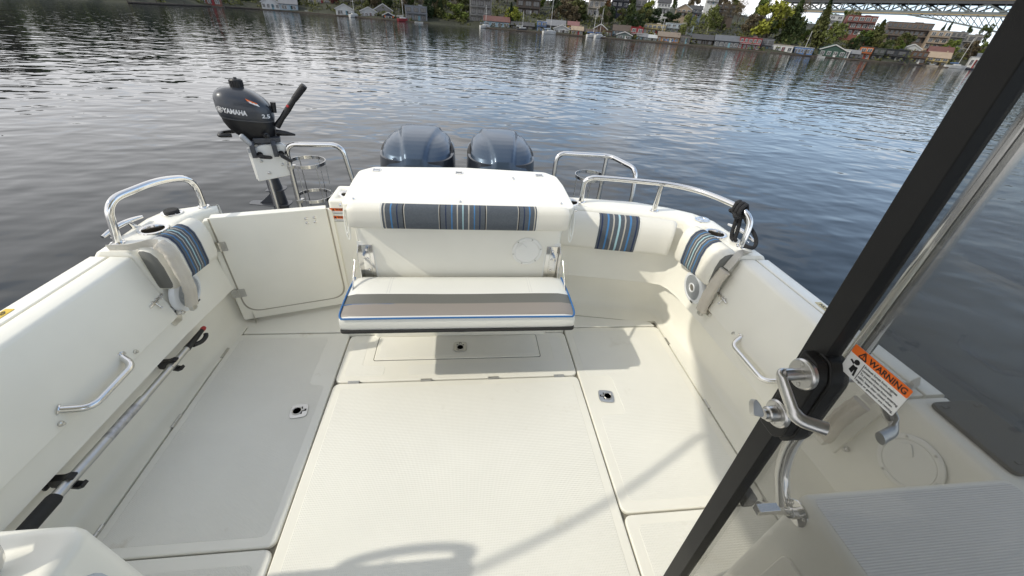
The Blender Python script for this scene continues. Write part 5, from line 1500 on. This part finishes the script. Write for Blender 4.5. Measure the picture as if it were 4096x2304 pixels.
ob = thing('small_outboard', 'small dark grey outboard motor with black tiller clamped on the white bracket', 'outboard motor', (-1.33, 2.72, .80))
OC = Vector((-1.352, 2.735, 0))
lev = [(.878, 0.1390, .112, .004), (.886, 0.1434, .116, .004), (.905, 0.1461, .119, .004), (.94, 0.1470, .121, .002), (.975, 0.1443, .119, .0), (1.005, 0.1364, .113, -.004), (1.03, 0.1223, .102, -.007), (1.050, 0.1021, .086, -.009), (1.066, 0.0739, .064, -.009), (1.075, 0.0396, .038, -.006), (1.078, 0.0106, .010, -.004)]
def ob_ring(z, a, c, s_, n=44, tilt=.022, ex_=.70):
    out = []
    for i in range(n):
        t_ = 2 * math.pi * i / n
        cx_, sy_ = math.cos(t_), math.sin(t_)
        ex = math.copysign(abs(cx_) ** ex_, cx_); ey = math.copysign(abs(sy_) ** ex_, sy_)
        x = ex * a * (1.0 if ex < 0 else 1.0)
        zz = z - tilt * (x / .17) - (.034 * max(0, x / .17) ** 2 if z > 1.0 else 0) * ((z - 1.0) / .11)
        out.append(OC + Vector((x + s_, ey * c, zz)))
    return out
lev = [(.936 + (z - .878) * .86, a, c, s_) for z, a, c, s_ in lev]
b = MB(); b.loft([ob_ring(*l) for l in lev]); cowl = b.build('cowl', OBGREY, ob, smooth=60)
b = MB(); b.loft([ob_ring(z, a, c, s_, tilt=.022) for z, a, c, s_ in ((.9345, .1405, .1135, .004), (.9415, .1430, .117, .004))]); b.build('cowl_trim', mat('trim_grey', (.10, .105, .115), .4), cowl)
b = MB(); b.loft([ob_ring(z, a, c, s_, tilt=.03 * k) for z, a, c, s_, k in ((.936, .1385, .112, .004, .75), (.905, .136, .109, .006, .7), (.875, .126, .102, .012, .5), (.845, .110, .092, .024, .3), (.815, .090, .078, .040, .15), (.785, .068, .060, .052, 0), (.768, .040, .036, .055, 0))]); b.build('engine_pan', BLACK, ob, smooth=60)
b = MB(); cp = OC + Vector((-.005, 0, 1.097)); b.lathe([(.036, 0), (.034, .008), (.033, .012)], cp, (.06, 0, 1), n=28)
for i in range(18):
    a = 2 * math.pi * i / 18
    b.box(cp + Vector((math.cos(a) * .0325, math.sin(a) * .0325, .030)), (.008, .008, .034), M=Matrix.Rotation(a, 3, 'Z'))
b.lathe([(.033, .012), (.034, .046), (.028, .053), (.010, .055), (.008, .062), (.0005, .063)], cp, (.02, 0, 1), n=28); b.build('fuel_cap', BLACK, ob)
# carrying handle, starter, tiller
b = MB(); b.tube(catmull([OC + Vector((-0.104, -0.070, 0.847)), OC + Vector((-0.157, -0.085, 0.852)), OC + Vector((-0.169, -0.050, 0.850)), OC + Vector((-0.166, 0.030, 0.842)), OC + Vector((-0.104, 0.060, 0.842))], 6), .011, 10); b.build('carry_handle', BLACK, ob)
b = MB(); b.tube([OC + Vector((.120, -.02, .995)), OC + Vector((.160, -.03, 1.0))], [.014, .009], 12)
b.tube([OC + Vector((.158, -.034, .968)), OC + Vector((.163, -.034, 1.028))], [.013, .016], 12); b.build('starter_handle', BLACK, ob)
b = MB()
T0 = OC + Vector((.150, -.03, .885)); T1 = OC + Vector((.235, -.045, .985)); T2 = OC + Vector((.285, -.055, 1.045)); T3 = OC + Vector((.362, -.072, 1.128))
b.tube([T0, T0.lerp(T1, .5), T1, T2], [.021, .016, .019, .016], 12); b.build('tiller_arm', BLACK, ob)
b = MB(); k = 9
b.tube([T2.lerp(T3, i / k) for i in range(k + 1)], [.0175, .0185, .019, .0192, .0194, .0196, .0198, .020, .0202, .018], 18); b.build('tiller_grip', mat('grip_rubber', (.012, .012, .014), .55, bump=('noise', 160, .004)), ob)
b = MB(); b.lathe([(.009, 0), (.008, .008), (.0005, .010)], T1.lerp(T2, .25) + Vector((-.006, -.022, .010)), (-.2, -1, .45), n=14); b.build('stop_button', RED, ob)
b = MB(); b.tube([OC + Vector((.14, -.04, .85)), OC + Vector((.19, -.05, .845)), OC + Vector((.245, -.055, .835))], [.02, .016, .006], 10); b.build('pan_spout', BLACK, ob)
b = MB(); b.lathe([(.016, 0), (.016, .02), (.010, .022), (.010, .045), (.0005, .046)], OC + Vector((.075, -.095, .85)), (.6, -1, 0), n=14); b.build('choke_knob', BLACK, ob)
# shift lever in pale grey
b = MB(); b.tube(catmull([OC + Vector((-.012, -.10, .775)), OC + Vector((-.020, -.115, .81)), OC + Vector((-.040, -.122, .845)), OC + Vector((-.052, -.122, .862))], 5), [.014] * 5 + [.016] * 8 + [.014, .012, .008], 12)
b.box(OC + Vector((-.015, -.10, .765)), (.05, .035, .03)); b.build('shift_lever', mat('pale_grey_plastic', (.42, .43, .44), .5), ob, bevel=.003)
# clamp bracket over the board
b = MB()
for u in (.055, .175):
    p = bo + bx * u
    b.prism([(-.075, .20), (-.075, .245), (-.045, .262), (.035, .262), (.060, .24), (.062, .165), (.040, .160), (.040, .225), (.030, .238), (-.040, .238), (-.055, .20)], p - bx * .014, bn, Z, .028)
b.box(bo + bx * .115 + Z * .262 - bn * .01, (.15, .09, .03), M=Matrix(((bx.x, -bn.x, 0), (bx.y, -bn.y, 0), (0, 0, 1))).transposed().inverted())
b.tube([bo + bx * .115 + Z * .25, OC + Vector((.055, 0, .79))], [.045, .055], 16)
clampb = b.build('clamp_bracket', OBGREY, ob, bevel=.004)
b = MB()
for u, tdir in ((.055, (.9, .2, -.1)), (.175, (.75, .1, -.55))):
    p = bo + bx * u + Z * .178 + bn * .030
    b.tube([p, p + bn * .052], .0075, 10); b.lathe([(.017, 0), (.017, .005)], p, bn, n=16)
    tv = Vector(tdir).normalized(); q = p + bn * .052
    b.tube([q - tv * .022, q + tv * .022], .006, 8)
    b.prism(rpoly([(-.012, -.012), (.055, -.008), (.062, .004), (.05, .012), (-.012, .012)], .006, 3), q + tv * .01, tv, tv.cross(bn), .010)
b.build('clamp_screw', BLACK, clampb, bevel=.001)
# leg, cavitation plate, gearcase and propeller
b = MB()
for zz in ():
    pass
def leg_ring(z, a, c, dx_=0, dy_=0):
    return [Vector((-1.335 + dx_ + a * math.cos(t_), 2.775 + dy_ + c * math.sin(t_), z)) for t_ in [2 * math.pi * i / 20 for i in range(20)]]
b.loft([leg_ring(.79, .045, .05, -.01), leg_ring(.70, .035, .045, -.005), leg_ring(.55, .038, .045), leg_ring(.46, .045, .05, .005), leg_ring(.33, .05, .05, .01), leg_ring(.20, .04, .045, .012), leg_ring(.12, .03, .04, .012)])
b.build('leg', OBGREY, ob, smooth=60)
b = MB(); b.prism(rpoly([(-.20, -.03), (-.02, -.062), (.075, -.05), (.085, 0), (.075, .05), (-.02, .062), (-.20, .03)], .02, 4), (-1.33, 2.775, .345), X, Y, .007)
b.prism(rpoly([(-.05, -.06), (.06, -.055), (.075, 0), (.06, .055), (-.05, .06)], .02, 4), (-1.33, 2.775, .455), X, Y, .006); b.build('anti_cavitation_plate', OBGREY, ob, bevel=.002)
b = MB(); b.prism([(-.13, .352), (-.06, .41), (-.02, .45), (.04, .45), (.04, .352)], (-1.33, 2.79, 0), X, Z, .03); b.build('leg_fin', OBGREY, ob, bevel=.004)
b = MB(); b.tube([(-1.46, 2.775, .17), (-1.40, 2.775, .17), (-1.30, 2.775, .17), (-1.22, 2.775, .17)], [.018, .036, .04, .012], 14); b.build('gearcase', OBGREY, ob)
b = MB()
for i in range(3):
    a = 2.1 * i
    M_ = Matrix.Rotation(a, 4, 'X')
    q = [M_ @ Vector(p) for p in ((0, .01, 0), (.012, .03, .03), (.02, .02, .085), (0, -.02, .09), (-.02, -.035, .05), (-.012, -.02, .01))]
    o_ = Vector((-1.475, 2.775, .17))
    b.loft([[o_ + p for p in q], [o_ + p + Vector((.004, 0, 0)) for p in q]])
b.build('propeller', COWLD, ob)
# lettering wrapped on the cowl
def cowl_y(x, z):
    """y of the cowl's near side at world x, z"""
    zz = z + .022 * ((x - OC.x) / .17)
    for i in range(len(lev) - 1):
        if lev[i][0] <= zz <= lev[i + 1][0]:
            t_ = (zz - lev[i][0]) / (lev[i + 1][0] - lev[i][0]); a = lev[i][1] * (1 - t_) + lev[i + 1][1] * t_; c = lev[i][2] * (1 - t_) + lev[i + 1][2] * t_; s_ = lev[i][3] * (1 - t_) + lev[i + 1][3] * t_
            u_ = min(1, abs((x - OC.x - s_) / a)) ** (1 / .70)
            return OC.y - c * max(0, 1 - u_ * u_) ** (.70 / 2)
    return OC.y - .1
def wrap(o):
    for v in o.data.vertices:
        w_ = v.co + Vector(ob.location)
        v.co.y = cowl_y(w_.x, w_.z) - .0016 + (v.co.y * 0) - ob.location.y
tl = Vector((1, 0, -.16)).normalized(); tu = Vector((.10, 0, 1)).normalized()
wrap(text('brand_lettering', 'YAMAHA', .0375, (-1.452, 2.5, .987), tl, tu, INKW, ob, extrude=0.0, bold=.0015, sx=.76))
wrap(text('power_lettering', '2.5', .030, (-1.262, 2.5, .952), tl, tu, INKW, ob, extrude=0.0, bold=.0009, sx=1.15))
b = MB(); ec = (-1.4685, 1.0015)
b.add([(ec[0] + math.cos(a) * r_, 2.5, ec[1] + math.sin(a) * r_) for r_ in (.0165, .0145) for a in [2 * math.pi * i / 28 for i in range(28)]], [(i, (i + 1) % 28, 28 + (i + 1) % 28, 28 + i) for i in range(28)])
for k in range(6):
    a = math.pi / 2 + k * math.pi / 3; d = Vector((math.cos(a), 0, math.sin(a))); e = Vector((-d.z, 0, d.x))
    for s_ in (-.0022, 0, .0022):
        p = Vector((ec[0], 2.5, ec[1])) + e * s_
        b.add([p + d * .001 - e * .0007, p + d * .013 - e * .0007, p + d * .013 + e * .0007, p + d * .001 + e * .0007], [(0, 1, 2, 3)])
wrap(b.build('brand_emblem', INKW, ob))
b = MB(); p0 = (-1.318, 1.032)
def patch(b, x0, x1, z0, z1, lean, m):
    n_ = 5
    vs_, fs_ = [], []
    for i in range(n_ + 1):
        for j in range(3):
            x = x0 + (x1 - x0) * i / n_ + lean * j; z = z0 + (z1 - z0) * j / 2 - (x - x0) * .5
            vs_.append((x, 2.5, z))
    for i in range(n_):
        for j in range(2):
            fs_.append((i * 3 + j, i * 3 + j + 1, (i + 1) * 3 + j + 1, (i + 1) * 3 + j))
    b.add(vs_, fs_, m)
patch(b, -1.315, -1.262, 1.047, 1.056, -.004, 0); patch(b, -1.305, -1.258, 1.037, 1.046, -.004, 1)
wrap(b.build('caution_sticker', [ORANGE, LABELW], ob))

# the powerhead is swivelled on its clamp, one flank turned to the cockpit
_a = .33; _o = OC - Vector(ob.location)
for ch in list(ob.children):
    if ch.name.split('.')[0] not in ('clamp_bracket', 'leg', 'anti_cavitation_plate', 'leg_fin', 'gearcase', 'propeller'):
        ch.rotation_euler = (0, 0, _a)
        ch.location = Vector((_o.x - (_o.x * math.cos(_a) - _o.y * math.sin(_a)), _o.y - (_o.x * math.sin(_a) + _o.y * math.cos(_a)), 0))

# ---- the two main outboards
def outboard(label, cx_, hw):
    t = thing('main_outboard', label, 'outboard motor', (cx_, 3.2, -.5), group='twin main outboards')
    n = 220
    def rg(z, a, c, cy, ex=.62):
        out = []
        for i in range(n):
            th = 2 * math.pi * i / n; co, si = math.cos(th), math.sin(th)
            out.append(Vector((cx_ + math.copysign(abs(co) ** ex, co) * a, cy + math.copysign(abs(si) ** ex, si) * c, z)))
        return out
    body = MB(); s_ = hw / .285
    body.loft([rg(z, a * s_, c, cy) for z, a, c, cy in ((-.35, .20, .26, 3.22), (-.1, .25, .32, 3.22), (.15, .278, .36, 3.22), (.40, .287, .375, 3.22), (.56, .286, .376, 3.22), (.655, .280, .37, 3.23), (.66, .262, .35, 3.23), (.62, .22, .30, 3.23))], caps=True)
    bd = body.build('engine_body', COWLD, t, smooth=50)
    cap = MB()
    lv = [(.500, .268, .366, 3.205), (.56, .271, .368, 3.205), (.610, .270, .364, 3.21), (.655, .268, .355, 3.215), (.680, .264, .34, 3.225), (.702, .254, .318, 3.24), (.722, .236, .288, 3.255), (.738, .210, .25, 3.27), (.750, .170, .20, 3.285), (.757, .122, .14, 3.29), (.761, .06, .07, 3.29), (.762, .01, .01, 3.29)]
    rings = []
    lv2 = []
    for i_ in range(len(lv) - 1):
        for j_ in range(6):
            t_ = j_ / 6; lv2.append((i_ + t_, *[lv[i_][q] * (1 - t_) + lv[i_ + 1][q] * t_ for q in range(4)]))
    lv2.append((len(lv) - 1, *lv[-1]))
    for k, z, a, c, cy in lv2:
        r_ = rg(z, a * s_, c, cy, ex=.66)
        for i, p in enumerate(r_):
            # raised centre panel bounded by two creases that converge to the front
            dxn = abs(p.x - cx_); f = max(0, min(1, (3.60 - p.y) / .78))
            wl_ = (.185 - .115 * f) * s_
            q = 1 / (1 + math.exp(-(wl_ - dxn) / .0060))
            front = max(0.0, min(1, (z - .53) / .08))
            p.z += .026 * q * front * min(1, (3.75 - p.y) / .25)
            p.y -= .010 * q * front if p.y < cy else 0
            # lower edge sweeps up towards the sides and dips at the front
            if k < 3:
                side = min(1, dxn / (.27 * s_)) ** 2
                lift = .125 * side * (1 if p.y < 3.45 else .6)
                p.z += lift * (1 - k / 3)
            # scooped waist behind the shoulders
            if p.y > 3.05 and dxn > .17 * s_ and .58 < p.z < .72:
                g_ = math.exp(-((p.z - .655) / .03) ** 2) * min(1, (p.y - 3.05) / .1)
                p.x -= math.copysign(.035 * g_, p.x - cx_)
        rings.append(r_)
    cap.loft(rings); cp_ = cap.build('engine_cowl', COWL, t, smooth=65)
    for sg in (-1, 1):
        b = MB(); k = 14
        c = Vector((cx_ + sg * .247 * s_, 3.17, .665))
        pts = [c + Vector((sg * .012 * math.sin(math.pi * i / k), -.13 + .26 * i / k, -.05 + .085 * i / k)) for i in range(k + 1)]
        b.tube(pts, [.003 + .020 * math.sin(math.pi * min(1, .12 + i / k * .88)) for i in range(k + 1)], 10)
        b.build('air_intake', INK, cp_)
    b = MB(); b.box((cx_, 2.83, -.05), (.22, .18, .6)); b.box((cx_, 2.66, .02), (.34, .10, .42)); b.build('mount_bracket', COWLD, t, bevel=.02)
    b = MB(); b.box((cx_, 3.25, -.75), (.12, .34, .9)); b.build('engine_leg', COWLD, t, bevel=.04)
outboard('big blue-grey outboard cowl, the one nearer the small outboard', -.363, .287)
outboard('big blue-grey outboard cowl, the one nearer the corner platform rail', .293, .272)

# ---- the glass cabin door standing open
dr = thing('cabin_door', 'open glass cabin door with black metal frame, lever handle and warning sticker', 'door', (.59, .4, .2))
ye = lambda z: .377 + .0519 * (z - .248)
def dpt(x, s, z):          # s: distance from the free edge towards the hinge
    return Vector((x, ye(z) - s, z))
def dprism(b, x0, x1, poly):
    b.loft([[dpt(x0, s, z) for s, z in poly], [dpt(x1, s, z) for s, z in poly]])
b = MB()
dprism(b, .576, .606, [(0, .06), (.040, .06), (.040, 1.86), (0, 1.86)])
dprism(b, .576, .606, [(.040, .06), (.62, .06), (.62, .12), (.040, .12)])
dprism(b, .576, .606, [(.040, 1.80), (.62, 1.80), (.62, 1.86), (.040, 1.86)])
dprism(b, .576, .606, [(.575, .12), (.62, .12), (.62, 1.80), (.575, 1.80)])
b.build('door_frame', BLACKM, dr, bevel=.002)
b = MB(); dprism(b, .5985, .6035, [(.038, .115), (.578, .115), (.578, 1.805), (.038, 1.805)])
glass = bpy.data.materials.new('tinted_glass'); glass.use_nodes = True
gn, gl = glass.node_tree.nodes, glass.node_tree.links; gn.clear()
go = gn.new('ShaderNodeOutputMaterial'); gt = gn.new('ShaderNodeBsdfTransparent'); gt.inputs['Color'].default_value = (.72, .72, .71, 1)
gg = gn.new('ShaderNodeBsdfGlossy'); gg.inputs['Roughness'].default_value = .01
glw = gn.new('ShaderNodeLayerWeight'); glw.inputs['Blend'].default_value = .5
gp = gn.new('ShaderNodeMath'); gp.operation = 'POWER'; gp.inputs[1].default_value = 4.5; gl.new(glw.outputs['Facing'], gp.inputs[0])
gf = gn.new('ShaderNodeMath'); gf.operation = 'MULTIPLY_ADD'; gf.inputs[1].default_value = .8; gf.inputs[2].default_value = .035; gl.new(gp.outputs[0], gf.inputs[0])
gx = gn.new('ShaderNodeMixShader'); gl.new(gf.outputs[0], gx.inputs[0]); gl.new(gt.outputs[0], gx.inputs[1]); gl.new(gg.outputs[0], gx.inputs[2]); gdf = gn.new('ShaderNodeBsdfDiffuse'); gdf.inputs['Color'].default_value = (.55, .53, .48, 1)
gx2 = gn.new('ShaderNodeMixShader'); gx2.inputs[0].default_value = .08; gl.new(gx.outputs[0], gx2.inputs[1]); gl.new(gdf.outputs[0], gx2.inputs[2]); gl.new(gx2.outputs[0], go.inputs[0])
b.build('glass_pane', glass, dr)
b = MB(); dprism(b, .554, .575, [(p.x, p.y) for p in fillet([(.020, .962, 0), (.056, .962, 0), (.070, .985, 0), (.068, 1.112, 0), (.052, 1.138, 0), (.020, 1.138, 0)], .008, 3)])
dprism(b, .575, .610, [(p.x, p.y) for p in fillet([(.03, .952, 0), (.060, .952, 0), (.072, .98, 0), (.072, 1.112, 0), (.053, 1.142, 0), (.03, 1.142, 0)], .01, 3)])
lockb = b.build('lock_case', BLACKM, dr, bevel=.003)
SATIN = mat('satin_steel', (.55, .54, .52), .30, 1.0, bump=('noise', 70, .0005), vary=.08, vscale=40)
def rosette(c, n, r=.026):
    b = MB(); b.lathe([(r, 0), (r, .006), (r - .003, .009), (.0005, .009)], c, n, n=32)
    for a in (1.2, 4.3):
        b.lathe([(.0045, 0), (.0030, .001), (.0030, -.001)], Vector(c) + Vector(n) * .0092 + Vector((0, math.cos(a), math.sin(a))) * r * .66, n, n=10)
    return b
c1 = dpt(.554, .044, 1.108); c2 = dpt(.554, .044, 1.012)
rosette(c1, (-1, 0, 0)).build('rosette', SATIN, dr, bevel=.001)
rosette(c2, (-1, 0, 0), .025).build('rosette', SATIN, dr, bevel=.001)
def lever(pts, ws, name='lever_handle'):
    """flat-oval bar"""
    P = fillet(pts, .016, 6); b = MB(); k = len(P); rings = []
    for i, p in enumerate(P):
        tg = (P[min(i + 1, k - 1)] - P[max(i - 1, 0)]).normalized()
        s_ = tg.cross(Vector((0, .66, .75))).normalized(); q = s_.cross(tg).normalized()
        u_ = i / (k - 1); w_ = ws[0] * (1 - u_) + ws[1] * u_
        rings.append([p + s_ * math.cos(a) * .0062 + q * math.sin(a) * w_ for a in [2 * math.pi * j / 14 for j in range(14)]])
    b.loft(rings); return b.build(name, SATIN, dr, smooth=50)
b = MB(); b.tube([c1, c1 + Vector((-.040, 0, 0))], .010, 16); b.build('lever_neck', SATIN, dr)
lever([c1 + Vector((-.034, 0, 0)), c1 + Vector((-.049, -.002, .004)), c1 + Vector((-.049, -.062, -.030)), c1 + Vector((-.012, -.082, -.030))], (.0105, .0105))
b = MB(); b.lathe([(.014, .009), (.0135, .024), (.011, .026)], c2, (-1, 0, 0), n=20); b.lathe([(.009, .024), (.009, .032)], c2, (-1, 0, 0), n=16)
b.prism(rpoly([(-.010, -.006), (-.006, -.011), (.012, -.006), (.022, .002), (.016, .008), (-.006, .010)], .004, 3), c2 + Vector((-.048, .005, .004)), (0, .7, .7), (-1, 0, 0), .011); b.build('thumb_turn', SATIN, dr, bevel=.002)
c3 = dpt(.610, .052, 1.108)
b = MB(); b.tube([c3, c3 + Vector((.055, 0, 0))], .010, 14); b.build('lever_neck', SATIN, dr)
lever([c3 + Vector((.050, .0, 0)), c3 + Vector((.066, -.004, -.004)), c3 + Vector((.070, -.070, -.048)), c3 + Vector((.030, -.082, -.050))], (.0105, .0105))
# warning sticker on the glass
g0 = dpt(.5975, .0, 1.0); s0 = Vector((.5975, ye(1.16) - .055, 1.130)); ux_ = Vector((0, -1, 0)); uy_ = Vector((0, .0519, 1)).normalized()
SWd, SHt = .092, .050
b = MB(); b.prism(rrect(0, 0, SWd, SHt, .003, 3), s0, ux_, uy_, .0007); stk = b.build('warning_sticker', LABELW, dr)
so = s0 - Vector((.0004, 0, 0))
b = MB(); b.prism(rpoly([(0, SHt - .0145), (SWd, SHt - .0145), (SWd, SHt), (0, SHt)], .002, 2), so, ux_, uy_, .0006); b.build('orange_band', ORANGE, stk)
sp = s0 - Vector((.0009, 0, 0))
b = MB()
tri = [(.013, SHt - .0130), (.0255, SHt - .0130), (.01925, SHt - .0018)]
for i in range(3):
    p0 = Vector((*tri[i], 0)); p1 = Vector((*tri[(i + 1) % 3], 0)); d = (p1 - p0).normalized(); e = Vector((-d.y, d.x, 0)) * .0009
    b.prism([(p0 + e).to_2d()[:], (p1 + e).to_2d()[:], (p1 - e).to_2d()[:], (p0 - e).to_2d()[:]], sp, ux_, uy_, .0004)
b.prism([(.0187, SHt - .0095), (.0198, SHt - .0095), (.0200, SHt - .005), (.0185, SHt - .005)], sp, ux_, uy_, .0004)
b.prism([(.0188, SHt - .0117), (.0197, SHt - .0117), (.0197, SHt - .0107), (.0188, SHt - .0107)], sp, ux_, uy_, .0004)
b.build('hazard_triangle', INK, stk)
text('sticker_heading', 'WARNING', .0128, sp + ux_ * .029 + uy_ * (SHt - .0118), ux_, uy_, INK, stk, bold=.0003, sx=.95)
for i, ln in enumerate(('Exhaust fumes from engines', 'contain carbon monoxide.', 'To prevent fumes from entering', 'cabin, keep door closed when', 'engine or generator are running.')):
    text('sticker_text', ln, .0052, sp + ux_ * .0285 + uy_ * (.0285 - i * .0062), ux_, uy_, INK, stk, bold=0, sx=.90)
b = MB()
b.prism([(.0265, .004), (.0272, .004), (.0272, .033), (.0265, .033)], sp, ux_, uy_, .0004)
b.prism([(p.x, p.y) for p in [Vector((.0165 + .0042 * math.cos(a), .0275 + .0042 * math.sin(a), 0)) for a in [2 * math.pi * i / 18 for i in range(18)]]], sp, ux_, uy_, .0004)
for q in ([(.006, .0245), (.013, .0215), (.0145, .024), (.0075, .027)], [(.012, .010), (.018, .008), (.0195, .020), (.0135, .021)], [(.0185, .021), (.0215, .0215), (.0235, .006), (.0205, .0055)]):
    b.prism(q, sp, ux_, uy_, .0004)
b.build('pictogram', INK, stk)
# door stay: bumper on the frame, rod and flange on the step unit
t = thing('door_stay', 'chrome door holder rod with round flange joining the step unit to the door', 'door holder', (.70, .36, .66))
fz = .655; fy = .352
b = MB(); b.lathe([(.030, 0), (.029, .003), (.012, .005), (.012, .012)], (.7695, fy, fz), (-1, 0, 0), n=32)
for a in (.6, 2.7, 4.8):
    b.lathe([(.004, .0035), (.003, .005), (.0005, .0055)], Vector((.7695, fy + math.cos(a) * .021, fz + math.sin(a) * .021)), (-1, 0, 0), n=10)
b.build('stay_flange', CHROME, t)
b = MB(); b.tube([(.762, fy, fz), (.745, fy, fz + .005)], .013, 14); b.tube([(.75, fy, fz + .004), (.668, fy - .004, fz + .045)], .0085, 14); b.tube([(.690, fy - .003, fz + .034), (.640, fy - .005, fz + .060)], .0115, 14)
b.box((.652, fy - .012, fz + .062), (.05, .018, .018)); b.build('stay_rod', CHROME, t, bevel=.002)
b = MB(); b.box((.622, fy + .016, fz + .062), (.026, .030, .034)); b.build('stay_bumper', BLACK, t, bevel=.004)
